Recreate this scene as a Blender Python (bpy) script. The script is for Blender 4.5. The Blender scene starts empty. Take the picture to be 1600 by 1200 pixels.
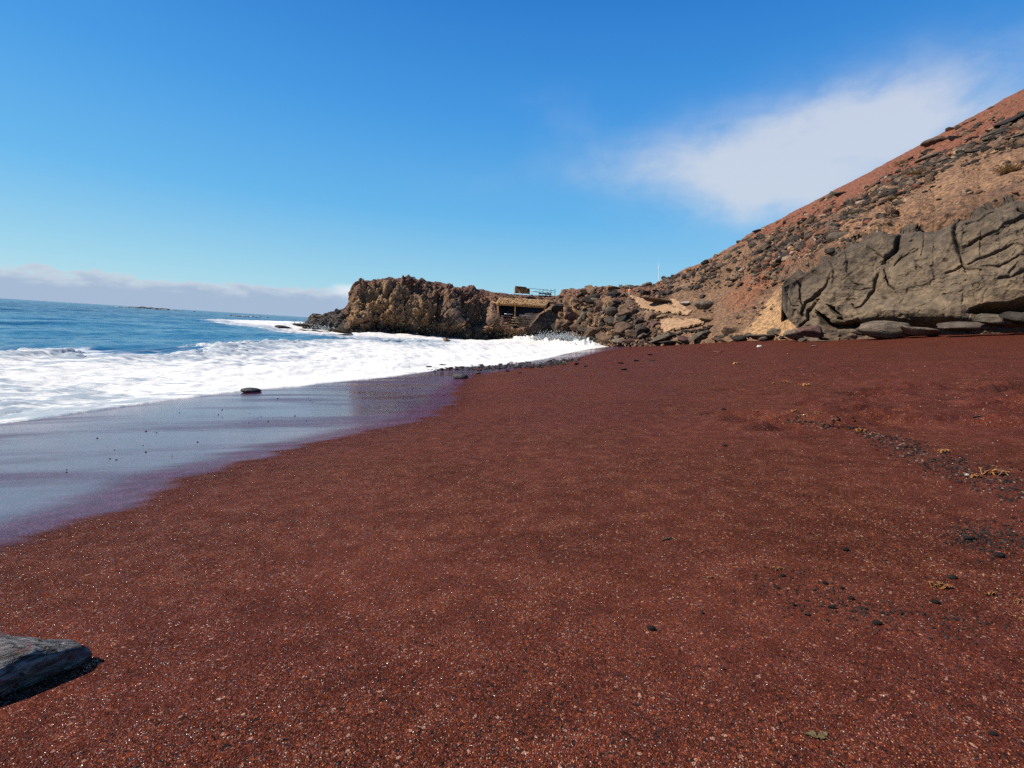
import bpy, math, random
import numpy as np
from mathutils import Matrix, Vector

random.seed(7)
RNG = np.random.default_rng(11)
S = bpy.context.scene
R = math.radians

# ------------------------------------------------------------------ camera
CAM = np.array([0.0, 0.0, 2.1])
PITCH, ROLL, FPX = R(6.03), R(3.53), 800.0
_f = np.array([0, math.cos(PITCH), -math.sin(PITCH)])
_r0 = np.array([1.0, 0, 0]); _u0 = np.array([0, math.sin(PITCH), math.cos(PITCH)])
_r = math.cos(ROLL) * _r0 + math.sin(ROLL) * _u0
_u = -math.sin(ROLL) * _r0 + math.cos(ROLL) * _u0
cam_d = bpy.data.cameras.new('camera')
cam = bpy.data.objects.new('camera', cam_d)
S.collection.objects.link(cam)
cam.matrix_world = Matrix(((_r[0], _u[0], -_f[0], CAM[0]), (_r[1], _u[1], -_f[1], CAM[1]),
                           (_r[2], _u[2], -_f[2], CAM[2]), (0, 0, 0, 1)))
cam_d.sensor_width = 36; cam_d.lens = 18.0
cam_d.clip_start = 0.02; cam_d.clip_end = 40000
S.camera = cam

# ------------------------------------------------------------------ light
SUN_EL, SUN_AZ = R(41), R(-97)          # azimuth clockwise from +Y (view direction): from the left
AK = 0.80                                 # overall reflectance of the volcanic ground
sdir = Vector((math.sin(SUN_AZ) * math.cos(SUN_EL), math.cos(SUN_AZ) * math.cos(SUN_EL), math.sin(SUN_EL)))
sun_d = bpy.data.lights.new('sun', 'SUN'); sun_d.energy = 4.8; sun_d.angle = R(0.53)
sun_d.color = (1.0, 0.93, 0.82)
sun = bpy.data.objects.new('sun', sun_d); S.collection.objects.link(sun)
sun.rotation_euler = sdir.to_track_quat('Z', 'Y').to_euler()
S.view_settings.view_transform = 'Standard'; S.view_settings.look = 'None'
S.view_settings.exposure = 0.75; S.view_settings.gamma = 1.0
S.view_settings.use_curve_mapping = False
S.cycles.use_denoising = False
S.cycles.max_bounces = 5; S.cycles.diffuse_bounces = 3; S.cycles.glossy_bounces = 3
S.cycles.sample_clamp_indirect = 4.0
S.cycles.caustics_reflective = False; S.cycles.caustics_refractive = False

# ------------------------------------------------------------------ node helper
class NT:
    def __init__(s, tree): s.t = tree
    def n(s, kind, **kw):
        nd = s.t.nodes.new(kind)
        for k, v in kw.items():
            if k[0] == 'i' and k[1:].isdigit(): s.put(nd.inputs[int(k[1:])], v)
            elif k.startswith('in_'): s.put(nd.inputs[k[3:].replace('_', ' ')], v)
            else: setattr(nd, k, v)
        return nd
    def put(s, sock, v):
        if isinstance(v, bpy.types.NodeSocket): s.t.links.new(v, sock)
        elif isinstance(v, bpy.types.Node): s.t.links.new(v.outputs[0], sock)
        else:
            if hasattr(sock.default_value, '__len__') and not isinstance(v, (int, float)):
                v = tuple(v)
                if len(sock.default_value) == 4 and len(v) == 3: v = v + (1,)
            sock.default_value = v
    def m(s, op, a, b=0.0, c=None, clamp=False):
        nd = s.n('ShaderNodeMath', operation=op, use_clamp=clamp)
        s.put(nd.inputs[0], a); s.put(nd.inputs[1], b)
        if c is not None: s.put(nd.inputs[2], c)
        return nd.outputs[0]
    def mr(s, v, a, b, c=0.0, d=1.0, smooth=True):
        nd = s.n('ShaderNodeMapRange', interpolation_type='SMOOTHSTEP' if smooth else 'LINEAR')
        s.put(nd.inputs[0], v)
        for i, q in enumerate((a, b, c, d)): s.put(nd.inputs[i + 1], q)
        return nd.outputs[0]
    def mix(s, f, a, b, blend='MIX'):
        nd = s.n('ShaderNodeMix', data_type='RGBA', blend_type=blend)
        s.put(nd.inputs[0], f); s.put(nd.inputs[6], a); s.put(nd.inputs[7], b)
        return nd.outputs[2]
    def noise(s, vec, scale, detail=4, rough=0.55, dist=0.0):
        nd = s.n('ShaderNodeTexNoise'); s.put(nd.inputs['Vector'], vec)
        nd.inputs['Scale'].default_value = scale; nd.inputs['Detail'].default_value = detail
        nd.inputs['Roughness'].default_value = rough; nd.inputs['Distortion'].default_value = dist
        return nd.outputs[0]
    def scale(s, vec, xyz):
        nd = s.n('ShaderNodeVectorMath', operation='MULTIPLY'); s.put(nd.inputs[0], vec); nd.inputs[1].default_value = xyz
        return nd.outputs[0]
    def ramp(s, f, pts, const=False):
        nd = s.n('ShaderNodeValToRGB'); cr = nd.color_ramp
        if const: cr.interpolation = 'CONSTANT'
        while len(cr.elements) < len(pts): cr.elements.new(0.5)
        for e, (p, c) in zip(cr.elements, pts): e.position = p; e.color = tuple(c) + (1,)
        s.put(nd.inputs[0], f); return nd.outputs[0]
    def bump(s, h, dist, strength=1.0, normal=None):
        nd = s.n('ShaderNodeBump'); s.put(nd.inputs['Height'], h)
        nd.inputs['Distance'].default_value = dist; nd.inputs['Strength'].default_value = strength
        if normal is not None: s.put(nd.inputs['Normal'], normal)
        return nd.outputs[0]

def new_mat(name):
    m = bpy.data.materials.new(name); m.use_nodes = True
    t = m.node_tree; t.nodes.clear(); h = NT(t)
    out = h.n('ShaderNodeOutputMaterial'); b = h.n('ShaderNodeBsdfPrincipled')
    t.links.new(b.outputs[0], out.inputs[0]); h.out = out
    return m, h, b

# ------------------------------------------------------------------ projection helpers (photograph pixels, 1600 x 1200)
def ray(X, Y):
    X = np.asarray(X, float); Y = np.asarray(Y, float)
    a = ((X - 800) / FPX)[..., None]; b = ((600 - Y) / FPX)[..., None]
    d = _f + a * _r + b * _u
    return d / d[..., 1:2]                 # scaled so that world y = 1
def at_depth(X, Y, D): return CAM + ray(X, Y) * np.asarray(D, float)[..., None]
def horizon(X): return 466 + 0.0617 * np.asarray(X, float)
def project(P):
    q = np.asarray(P, float) - CAM
    z = q @ _f
    return 800 + FPX * (q @ _r) / z, 600 - FPX * (q @ _u) / z

# ------------------------------------------------------------------ sky
wld = bpy.data.worlds.new('World'); S.world = wld; wld.use_nodes = True
wt = wld.node_tree; wt.nodes.clear(); w = NT(wt)
wo = w.n('ShaderNodeOutputWorld'); bg = w.n('ShaderNodeBackground'); wt.links.new(bg.outputs[0], wo.inputs[0])
sky = w.n('ShaderNodeTexSky', sky_type='NISHITA'); sky.sun_disc = False
sky.sun_elevation = SUN_EL; sky.sun_rotation = SUN_AZ % (2 * math.pi)
sky.air_density = 1.0; sky.dust_density = 0.15; sky.ozone_density = 2.2; sky.altitude = 0
tc = w.n('ShaderNodeTexCoord'); sep = w.n('ShaderNodeSeparateXYZ', i0=tc.outputs['Generated'])
az = w.m('MULTIPLY', w.m('ARCTAN2', sep.outputs[0], sep.outputs[1]), 180 / math.pi)
el = w.m('MULTIPLY', w.m('ARCSINE', sep.outputs[2]), 180 / math.pi)
hs = w.n('ShaderNodeHueSaturation', in_Saturation=1.2, in_Value=1.0, in_Color=sky.outputs[0])
air = w.ramp(w.m('DIVIDE', el, 90.0, clamp=True), [(0.0, (.46, .72, .84)), (0.05, (.32, .64, .82)), (0.13, (.135, .48, .85)), (0.24, (.056, .325, .79)), (0.36, (.020, .195, .64)), (0.6, (.012, .115, .42)), (1.0, (.010, .085, .34))])
air = w.n('ShaderNodeVectorMath', operation='SCALE', i0=air); air.inputs['Scale'].default_value = 10.0
gm = w.mix(0.85, hs.outputs[0], air.outputs[0])
def azel(X, Y):
    d = ray(X, Y); d = d / np.linalg.norm(d)
    return math.degrees(math.atan2(d[0], d[1])), math.degrees(math.asin(d[2]))
def blob(X, Y, ax, el_r, rot=0.0):
    a0, e0 = azel(X, Y); c, s_ = math.cos(R(rot)), math.sin(R(rot))
    da = w.m('SUBTRACT', az, a0); de = w.m('SUBTRACT', el, e0)
    u = w.m('DIVIDE', w.m('ADD', w.m('MULTIPLY', da, c), w.m('MULTIPLY', de, s_)), ax)
    v = w.m('DIVIDE', w.m('SUBTRACT', w.m('MULTIPLY', de, c), w.m('MULTIPLY', da, s_)), el_r)
    return w.m('EXPONENT', w.m('MULTIPLY', w.m('ADD', w.m('MULTIPLY', u, u), w.m('MULTIPLY', v, v)), -1.0))
cv = w.n('ShaderNodeCombineXYZ', i0=w.m('MULTIPLY', az, 0.10), i1=w.m('MULTIPLY', el, 0.17))
n1 = w.noise(cv, 1.6, 7, 0.55, 0.35); n2 = w.noise(cv, 5.0, 5, 0.6)
parts = [blob(1280, 235, 12.5, 5.4, 10), blob(1215, 285, 6.0, 3.6, 5), blob(1420, 190, 8.5, 3.4, 12), blob(1080, 255, 9.0, 4.0, 0), blob(920, 262, 7, 2.4, 4), blob(720, 285, 8, 2.2, 3), blob(900, 175, 7, 4, 20)]
wts = [0.88, 0.52, 0.50, 0.40, 0.24, .12, .03]
acc = None
for p_, k in zip(parts, wts):
    q = w.m('MULTIPLY', p_, k); acc = q if acc is None else w.m('ADD', acc, q)
nn = w.m('ADD', w.m('MULTIPLY', n1, 1.7), w.m('MULTIPLY', n2, 0.45)); nn = w.m('SUBTRACT', nn, 0.12)
wisp = w.mr(w.m('MULTIPLY', acc, w.m('ADD', nn, 0.10)), 0.0, 1.25)
# thin veils further up and left
veil = w.m('MULTIPLY', w.mr(w.m('MULTIPLY', blob(870, 190, 9, 5, 0), n1), 0.2, 0.9), 0.12)
wisp = w.m('ADD', wisp, veil, clamp=True)
c1 = w.mix(w.m('MULTIPLY', wisp, 0.80), gm, (6.6, 6.9, 7.6))
# cloud bank low over the sea on the left
cv2 = w.n('ShaderNodeCombineXYZ', i0=w.m('MULTIPLY', az, 0.16), i1=w.m('MULTIPLY', el, 0.45))
nb = w.noise(cv2, 2.0, 8, 0.62, 0.2)
a_l, e_l = azel(0, 424); a_r, e_r = azel(540, 462)
top = w.mr(az, a_l, a_r, e_l + 0.35, e_r + 0.55, smooth=False)
top = w.m('ADD', top, w.m('MULTIPLY', w.m('SUBTRACT', nb, 0.47), 3.4))
bank = w.mr(w.m('SUBTRACT', top, el), -0.12, 0.30)
side = w.mr(az, a_r - 2, a_r + 8, 1.0, 0.0)
bank = w.m('MULTIPLY', w.m('MULTIPLY', bank, side), 0.88)
nb2 = w.noise(cv2, 3.2, 6, 0.6)
bcol = w.mix(w.mr(w.m('ADD', w.m('SUBTRACT', top, el), w.m('MULTIPLY', nb2, 0.9)), 0.35, 1.9), (5.6, 6.3, 7.2), (3.6, 4.5, 6.2))
c2 = w.mix(bank, c1, bcol)
puff = w.mr(w.m('MULTIPLY', blob(548, 454, 2.4, 0.8, 0), w.m('ADD', nb2, 0.35)), 0.2, 0.95)
c3 = w.mix(w.m('MULTIPLY', puff, 0.8), c2, (8.6, 8.8, 9.0))
# pale band just above the horizon
c4 = c3
wt.links.new(c4, bg.inputs[0]); bg.inputs[1].default_value = 0.061

# ------------------------------------------------------------------ numpy noise
def _h(ix, iy, iz, s):
    h = (ix.astype(np.uint32) * np.uint32(374761393) + iy.astype(np.uint32) * np.uint32(668265263)
         + iz.astype(np.uint32) * np.uint32(2147483647) + np.uint32((s * 974711 + 12345) & 0xffffffff))
    h = (h ^ (h >> np.uint32(13))) * np.uint32(1274126177)
    h = (h ^ (h >> np.uint32(16))) * np.uint32(2246822519)
    h = h ^ (h >> np.uint32(15))
    return h.astype(np.float32) * np.float32(1 / 4294967295.0)
def vnoise(P, s=0):
    P = np.asarray(P, np.float32); i = np.floor(P).astype(np.int32); f = P - i
    f = f * f * f * (f * (f * 6 - 15) + 10)
    r = 0
    for dx in (0, 1):
        wx = f[:, 0] if dx else 1 - f[:, 0]
        for dy in (0, 1):
            wy = f[:, 1] if dy else 1 - f[:, 1]
            for dz in (0, 1):
                wz = f[:, 2] if dz else 1 - f[:, 2]
                r = r + wx * wy * wz * _h(i[:, 0] + dx, i[:, 1] + dy, i[:, 2] + dz, s)
    return r * 2 - 1
def fbm(P, o=4, s=0, g=0.5, ridged=False):
    P = np.asarray(P, np.float32); a, t, r = 1.0, 0.0, 0
    for k in range(o):
        v = vnoise(P * (2.03 ** k) + 17.3 * k, s + k)
        if ridged: v = 1 - 2 * np.abs(v)
        r = r + a * v; t += a; a *= g
    return r / t
def worley(P, s=0):
    P = np.asarray(P, np.float32); i = np.floor(P).astype(np.int32); f = P - i
    d1 = np.full(len(P), 9.0, np.float32); d2 = d1.copy(); cid = np.zeros(len(P), np.float32)
    for dx in (-1, 0, 1):
        for dy in (-1, 0, 1):
            for dz in (-1, 0, 1):
                a, b, c = i[:, 0] + dx, i[:, 1] + dy, i[:, 2] + dz
                ex = dx + _h(a, b, c, s) - f[:, 0]; ey = dy + _h(a, b, c, s + 1) - f[:, 1]; ez = dz + _h(a, b, c, s + 2) - f[:, 2]
                d = ex * ex + ey * ey + ez * ez
                nw = d < d1
                d2 = np.where(nw, d1, np.minimum(d2, d)); d1 = np.where(nw, d, d1)
                cid = np.where(nw, _h(a, b, c, s + 3), cid)
    return np.sqrt(d1), np.sqrt(d2), cid
def sstep(x, a, b):
    t = np.clip((x - a) / (b - a), 0, 1); return t * t * (3 - 2 * t)
def seg_dist(X, Y, poly):
    d = np.full(np.shape(X), 1e9)
    for (x0, y0), (x1, y1) in zip(poly[:-1], poly[1:]):
        vx, vy = x1 - x0, y1 - y0
        t = np.clip(((X - x0) * vx + (Y - y0) * vy) / max(vx * vx + vy * vy, 1e-9), 0, 1)
        d = np.minimum(d, np.hypot(X - x0 - t * vx, Y - y0 - t * vy))
    return d
def inside(X, Y, poly):
    c = np.zeros(np.shape(X), bool)
    for (x0, y0), (x1, y1) in zip(poly, poly[1:] + poly[:1]):
        if y0 == y1: continue
        c ^= ((y0 > Y) != (y1 > Y)) & (X < (x1 - x0) * (Y - y0) / (y1 - y0) + x0)
    return c
def sd_poly(X, Y, poly):                    # positive inside
    d = seg_dist(X, Y, poly + poly[:1]); return np.where(inside(X, Y, poly), d, -d)

# ------------------------------------------------------------------ mesh helpers
def mesh_np(name, V, F, smooth=False, attrs=None, col=None):
    me = bpy.data.meshes.new(name)
    V = np.asarray(V, np.float32); F = np.asarray(F, np.int32); k = F.shape[1]
    me.vertices.add(len(V)); me.vertices.foreach_set('co', V.ravel())
    me.loops.add(F.size); me.loops.foreach_set('vertex_index', F.ravel())
    me.polygons.add(len(F)); me.polygons.foreach_set('loop_start', np.arange(0, F.size, k, dtype=np.int32))
    me.polygons.foreach_set('loop_total', np.full(len(F), k, np.int32))
    if smooth: me.polygons.foreach_set('use_smooth', np.ones(len(F), bool))
    for n, a in (attrs or {}).items():
        at = me.attributes.new(n, 'FLOAT', 'POINT'); at.data.foreach_set('value', np.asarray(a, np.float32))
    if col is not None:
        at = me.color_attributes.new('Col', 'FLOAT_COLOR', 'POINT')
        c = np.ones((len(V), 4), np.float32); c[:, :3] = col; at.data.foreach_set('color', c.ravel())
    me.update(calc_edges=True); me.validate()
    return me
def grid_faces(nr, nc):
    i = np.arange(nr - 1)[:, None] * nc + np.arange(nc - 1)[None, :]
    return np.stack([i, i + 1, i + nc + 1, i + nc], -1).reshape(-1, 4)
def link(name, me, mat=None, parent=None, label=None, cat=None, group=None, kind=None):
    o = bpy.data.objects.new(name, me); S.collection.objects.link(o)
    if mat is not None and me is not None and not me.materials: me.materials.append(mat)
    if parent is not None: o.parent = parent
    tag(o, label, cat, group, kind); return o
LABEL_GROUP = {}
def tag(o, label=None, cat=None, group=None, kind=None):
    if label and len(label.split()) > 16: label = ' '.join(label.split()[1:])
    if label and group: group = LABEL_GROUP.setdefault(label, group)
    if label: o['label'] = label
    if cat: o['category'] = cat
    if group: o['group'] = group
    if kind: o['kind'] = kind
def keep(V, F, mask, extra=None):            # keep faces whose verts pass, drop loose verts
    f = F[mask[F].all(1)] if mask is not None else F
    used = np.zeros(len(V), bool); used[f.ravel()] = True
    idx = np.cumsum(used) - 1
    return V[used], idx[f], used

# ================================================================== BEACH HEIGHT FIELD
ctrl = [(-60, -10, -5.0), (-40, 20, -3.2), (-30, 60, -3.5), (-12, 100, -2.5), (-25, 0, -2.2),
        (-7.6, 7.6, .22), (-7.1, 10.4, .22), (-6.5, 13.1, .22), (-4.4, 17.5, .22), (-2.3, 23.5, .25), (2.3, 36.5, .25), (-8, 3, .25), (-8.5, -3, .25),
        (-2.33, 2.33, .95), (-2.2, 4.5, .85), (-1.6, 6.3, .80), (-1.0, 8.2, .76), (-1.3, 13.3, .60), (-1.3, 17.6, .45),
        (0, 0, 1.30), (0, 2, 1.24), (1, 1, 1.38), (-1.2, 1.2, 1.14), (1, -3, 1.42), (2.5, 2.5, 1.46), (0, 4, 1.15), (0, 7, 1.0), (5, 5, 1.60), (3, -3, 1.55),
        (0, 12, .86), (0, 18, .66), (5, 12, 1.38), (9, 10, 1.86), (10, 20, 1.65), (5, 25, 1.0), (20, 20, 2.60), (12.5, 50, 1.08), (19, 60, 1.5), (18, 75, .95),
        (10, 55, .62), (8, 62, .2), (10, 80, .1),
        (31.5, 31, 3.95), (34, 45, 4.2), (26, 38, 3.1), (23.5, 43, 2.68), (22, 50, 2.35), (27.5, 35, 3.45), (48, 35, 5.2), (35, 5, 3.6), (60, 20, 5.5), (40, 80, 3.0)]
ctrl = np.array(ctrl, float)
def _tps(r): return np.where(r > 0, r * r * np.log(np.maximum(r, 1e-9)), 0)
_lg = lambda x, y: np.stack([np.arcsinh(x / 6.0), np.arcsinh((y + 2) / 6.0)], -1)
_cp = _lg(ctrl[:, 0], ctrl[:, 1]); _n = len(_cp)
_K = _tps(np.linalg.norm(_cp[:, None] - _cp[None], axis=-1)) + 0.004 * np.eye(_n)
_Pm = np.c_[np.ones(_n), _cp]
_A = np.block([[_K, _Pm], [_Pm.T, np.zeros((3, 3))]])
_W = np.linalg.solve(_A, np.r_[ctrl[:, 2], 0, 0, 0])
def beach0(x, y):
    shp = np.shape(x); x = np.ravel(np.asarray(x, float)); y = np.ravel(np.asarray(y, float)); out = np.empty(len(x))
    for a in range(0, len(x), 60000):
        q = _lg(x[a:a + 60000], y[a:a + 60000])
        r = np.sqrt(((q[:, None] - _cp[None]) ** 2).sum(-1))
        out[a:a + 60000] = _tps(r) @ _W[:_n] + _W[_n] + q @ _W[_n + 1:]
    return out.reshape(shp)
def to_beach(X, Y, lift=0.0):               # photograph pixel -> point on the beach
    X = np.atleast_1d(np.asarray(X, float)); Y = np.atleast_1d(np.asarray(Y, float))
    d = ray(X, Y); t = np.geomspace(0.3, 110, 500)
    P = CAM + d[:, None, :] * t[None, :, None]
    g = P[..., 2] - beach0(P[..., 0], P[..., 1]) - lift
    hit = (g < 0); k = np.where(hit.any(1), hit.argmax(1), 499); k = np.maximum(k, 1)
    i = np.arange(len(X)); g0, g1 = g[i, k - 1], g[i, k]
    f = np.clip(g0 / np.where(g0 - g1 == 0, 1, g0 - g1), 0, 1)
    tt = t[k - 1] + (t[k] - t[k - 1]) * f
    return CAM + d * tt[:, None]
def to_z(X, Y, z=0.0):
    d = ray(np.asarray(X, float), np.asarray(Y, float)); t = (z - CAM[2]) / d[..., 2]
    return CAM + d * t[..., None]

WET = [(-400, 1000), (0, 860), (60, 846), (130, 820), (200, 790), (300, 748), (400, 716), (480, 694), (550, 678), (610, 667), (655, 655), (690, 642), (708, 628), (716, 612), (722, 598), (740, 586), (800, 578), (870, 567), (930, 552), (975, 543.5), (1000, 541)]
FOAM = [(-400, 790), (-150, 705), (0, 664), (60, 656), (150, 643), (250, 629), (330, 619), (400, 610), (480, 604), (550, 596), (610, 590), (660, 583), (700, 576), (740, 573), (800, 569), (850, 562), (885, 553), (915, 547), (945, 542.5), (962, 540.5)]
wetW = to_beach(*zip(*WET)); foamW = to_beach(*zip(*FOAM))
wet_line = [tuple(p[:2]) for p in wetW]; foam_line = [tuple(p[:2]) for p in foamW]
wet_poly = [(-60, -8)] + wet_line + [(20, 140), (-80, 140)]
foam_poly = [(-70, foam_line[0][1])] + foam_line + [(20, 140), (-80, 140)]

# ------------------------------------------------------------------ sand sheet
_rs = np.random.default_rng(5)
_fx = _rs.uniform(1150, 1660, 130); _fy = 548 + 125 * _rs.uniform(0, 1, 130) ** 1.2
PRINTS = [(to_beach(a, b)[0], _rs.uniform(0.09, 0.17), _rs.uniform(-0.35, 0.35), _rs.uniform(.5, 1.2)) for a, b in zip(_fx, _fy)]
BERM = [tuple(p[:2]) for p in to_beach([1150, 1260, 1360, 1450, 1560, 1700], [640, 655, 680, 715, 750, 800])]
HOLLOW = [(to_beach(hx, hy)[0], rx, dp) for (hx, hy, rx, dp) in ((480, 930, 0.22, 0.02), (250, 905, 0.3, 0.012), (620, 1080, 0.2, 0.01))]
def relief(x, y):
    """trodden relief, footprints and the small berm of the weed line, added to the smooth beach"""
    x = np.asarray(x, float); y = np.asarray(y, float); rad = np.hypot(x, y + .4)
    z = beach0(x, y); P = np.c_[x, y, np.zeros(len(x))]; z0 = z.copy()
    dry = sstep(-sd_poly(x, y, wet_poly), -0.1, 1.2)
    z = z + 0.010 * fbm(P * 1.3, 3, 5) * dry
    X, Y = project(np.c_[x, y, z0]); X = np.where(y > .2, X, 0)
    tread = sstep(X, 1080, 1300) * sstep(Y, 800, 690) * sstep(rad, 2.5, 5)
    z = z + tread * (0.013 * fbm(np.c_[x * .9, y * 1.6, x * 0], 4, 21, 0.6) + .02 * fbm(np.c_[x * 4, y * 4, x * 0], 3, 27))
    for c, s_, a, k in PRINTS:
        near = (np.abs(x - c[0]) < 1.6) & (np.abs(y - c[1]) < 1.2)
        if not near.any(): continue
        dx, dy = x[near] - c[0], y[near] - c[1]
        u = (dx * math.cos(a) + dy * math.sin(a)) / (s_ * (2.0 + 3.0 * max(0, k - .75))); v = (-dx * math.sin(a) + dy * math.cos(a)) / s_
        q = u * u + v * v
        z[near] += k * (-0.060 * np.exp(-q ** 2 * .9) + 0.022 * np.exp(-(np.sqrt(q) - 1.45) ** 2 * 5))
    z += 0.010 * np.exp(-(seg_dist(x, y, BERM) / 0.30) ** 2)
    for c, rx, dp in HOLLOW: z -= dp * np.exp(-(((x - c[0]) / rx) ** 2 + ((y - c[1]) / (rx * .6)) ** 2))
    return z
_smooth_hit = to_beach
def to_beach(X, Y):
    P = _smooth_hit(X, Y); d = P - CAM; d = d / d[:, 1:2]; t = P[:, 1].copy()
    g0 = P[:, 2] - relief(P[:, 0], P[:, 1]); t1 = t * .985
    for _ in range(2):
        Q = CAM + d * t1[:, None]; g1 = Q[:, 2] - relief(Q[:, 0], Q[:, 1])
        den = np.where(np.abs(g1 - g0) < 1e-7, 1e-7, g1 - g0)
        tn = np.clip(t1 - g1 * (t1 - t) / den, P[:, 1] * .8, P[:, 1] * 1.2); t, g0, t1 = t1, g1, tn
    Q = CAM + d * t1[:, None]; Q[:, 2] = relief(Q[:, 0], Q[:, 1]); return Q
def build_beach():
    r = np.r_[np.geomspace(.06, 2, 130)[:-1], np.geomspace(2, 28, 400)[:-1], np.geomspace(28, 130, 60)]
    nr, nc = len(r), 600
    th = np.radians(np.linspace(-118, 118, nc))
    rr, tt = np.meshgrid(r, th, indexing='ij')
    x = (rr * np.sin(tt)).ravel(); y = (-0.4 + rr * np.cos(tt)).ravel()
    z = relief(x, y); sdw = -sd_poly(x, y, wet_poly)
    return mesh_np('sand', np.c_[x, y, z], grid_faces(nr, nc)[:, ::-1], True, {'dry': sdw})

def sand_material():
    m, h, b = new_mat('red_sand')
    tc = h.n('ShaderNodeTexCoord').outputs['Object']
    wetd = h.n('ShaderNodeAttribute', attribute_name='dry').outputs['Fac']
    streak = h.noise(h.scale(tc, (0.30, 1.9, 0.2)), 1.4, 6, 0.62)
    wn = h.m('ADD', wetd, h.m('MULTIPLY', h.m('SUBTRACT', streak, 0.5), 0.95))
    wet = h.mr(wn, -0.14, 0.08, 1.0, 0.0)
    damp = h.mr(wn, -0.2, 0.75, 1.0, 0.0)
    v = h.n('ShaderNodeTexVoronoi', feature='F1'); h.put(v.inputs['Vector'], tc); v.inputs['Scale'].default_value = 330
    v2 = h.n('ShaderNodeTexVoronoi', feature='F1'); h.put(v2.inputs['Vector'], tc); v2.inputs['Scale'].default_value = 150
    sc = h.n('ShaderNodeSeparateColor', i0=v.outputs['Color']); sc2 = h.n('ShaderNodeSeparateColor', i0=v2.outputs['Color'])
    big = h.noise(tc, 0.9, 3, 0.5); mid = h.noise(tc, 9, 3, 0.55)
    sel = h.m('ADD', sc.outputs[0], h.m('MULTIPLY', h.m('SUBTRACT', mid, 0.5), 0.22))
    grain = h.ramp(sel, [(0.0, (.018, .009, .007)), (0.20, (.058, .014, .009)), (0.40, (.105, .025, .015)), (0.62, (.155, .038, .021)),
                         (0.80, (.25, .062, .026)), (0.92, (.33, .13, .08)), (0.982, (.52, .34, .24))], True)
    coarse = h.ramp(sc2.outputs[1], [(0.0, (.02, .012, .010)), (0.33, (.085, .020, .013)), (0.7, (.21, .052, .024)), (0.95, (.38, .20, .14))], True)
    col = h.mix(h.mr(sc2.outputs[0], 0.80, 0.82), grain, coarse)
    warm = h.noise(tc, 0.35, 2, 0.5)
    col = h.mix(h.mr(warm, 0.40, 0.65, 0.0, 0.5), col, h.mix(1.0, col, (1.12, 1.22, .95), 'MULTIPLY'))
    col = h.mix(h.mr(big, 0.3, 0.75, 0.0, 0.30), col, (.16, .042, .028))
    col = h.mix(1.0, col, h.mix(h.mr(h.noise(h.scale(tc, (.5, 1.3, 1)), 1.7, 5, .6, .6), 0.52, 0.68), (1, 1, 1), (.87, .86, .87)), 'MULTIPLY')
    col = h.mix(1.0, col, h.mix(h.mr(mid, 0.3, 0.7), (.86, .86, .88), (1.12, 1.1, 1.08)), 'MULTIPLY')
    wcol = h.mix(1.0, col, (.58, .56, 2.1), 'MULTIPLY')
    col = h.mix(h.m('MULTIPLY', damp, 0.5), col, h.mix(1.0, col, (.55, .5, .55), 'MULTIPLY'))
    col = h.mix(wet, col, wcol)
    col = h.mix(1.0, col, (.96 * AK, .98 * AK, 1.02 * AK), 'MULTIPLY')
    h.put(b.inputs['Base Color'], col)
    # every grain has its own tilt
    geo = h.n('ShaderNodeNewGeometry')
    off = h.n('ShaderNodeVectorMath', operation='SUBTRACT'); h.put(off.inputs[0], v.outputs['Color']); off.inputs[1].default_value = (.5, .5, .5)
    offs = h.n('ShaderNodeVectorMath', operation='SCALE'); h.put(offs.inputs[0], off.outputs[0]); h.put(offs.inputs['Scale'], h.mr(wet, 0, 1, 1.25, 0.05, False))
    add = h.n('ShaderNodeVectorMath', operation='ADD'); h.put(add.inputs[0], geo.outputs['Normal']); h.put(add.inputs[1], offs.outputs[0])
    nrm = h.n('ShaderNodeVectorMath', operation='NORMALIZE', i0=add.outputs[0])
    hgt = h.m('ADD', h.m('MULTIPLY', v.outputs['Distance'], -0.9), h.m('MULTIPLY', mid, 2.0))
    bm = h.n('ShaderNodeBump'); h.put(bm.inputs['Height'], hgt); bm.inputs['Distance'].default_value = 0.0022
    h.put(bm.inputs['Strength'], h.mr(wet, 0, 1, 0.9, 0.05, False)); h.put(bm.inputs['Normal'], nrm.outputs[0])
    h.put(b.inputs['Normal'], bm.outputs[0])
    gl = h.mr(sc.outputs[2], 0.80, 0.95, 0.62, 0.22)
    rough = h.m('ADD', h.m('MULTIPLY', gl, h.m('SUBTRACT', 1.0, wet)), h.m('MULTIPLY', wet, 0.38))
    h.put(b.inputs['Roughness'], rough)
    b.inputs['IOR'].default_value = 1.5; h.put(b.inputs['Specular IOR Level'], h.mr(sc.outputs[2], 0.86, 0.95, 0.0, 0.7))
    # water film
    film = h.noise(h.scale(tc, (0.22, 1.3, 0.3)), 0.9, 5, 0.6)
    shine = h.m('MULTIPLY', h.m('MULTIPLY', wet, h.mr(film, 0.32, 0.55, 0.60, 1.0)), h.mr(wn, -0.75, -0.25, 1.0, 0.38))
    h.put(b.inputs['Coat Weight'], shine); h.put(b.inputs['Coat Roughness'], h.mr(film, 0.34, 0.60, 0.24, 0.10))
    b.inputs['Coat IOR'].default_value = 1.5
    cb = h.n('ShaderNodeBump'); h.put(cb.inputs['Height'], h.m('ADD', h.noise(tc, 60, 2, 0.5), h.m('MULTIPLY', v.outputs['Distance'], 0.25)))
    cb.inputs['Distance'].default_value = 0.0010; cb.inputs['Strength'].default_value = 0.45
    h.put(b.inputs['Coat Normal'], cb.outputs[0])
    return m
M_SAND = sand_material()
beach = link('sand', build_beach(), M_SAND, kind='structure', label='coarse dark red volcanic sand of the beach')

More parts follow.
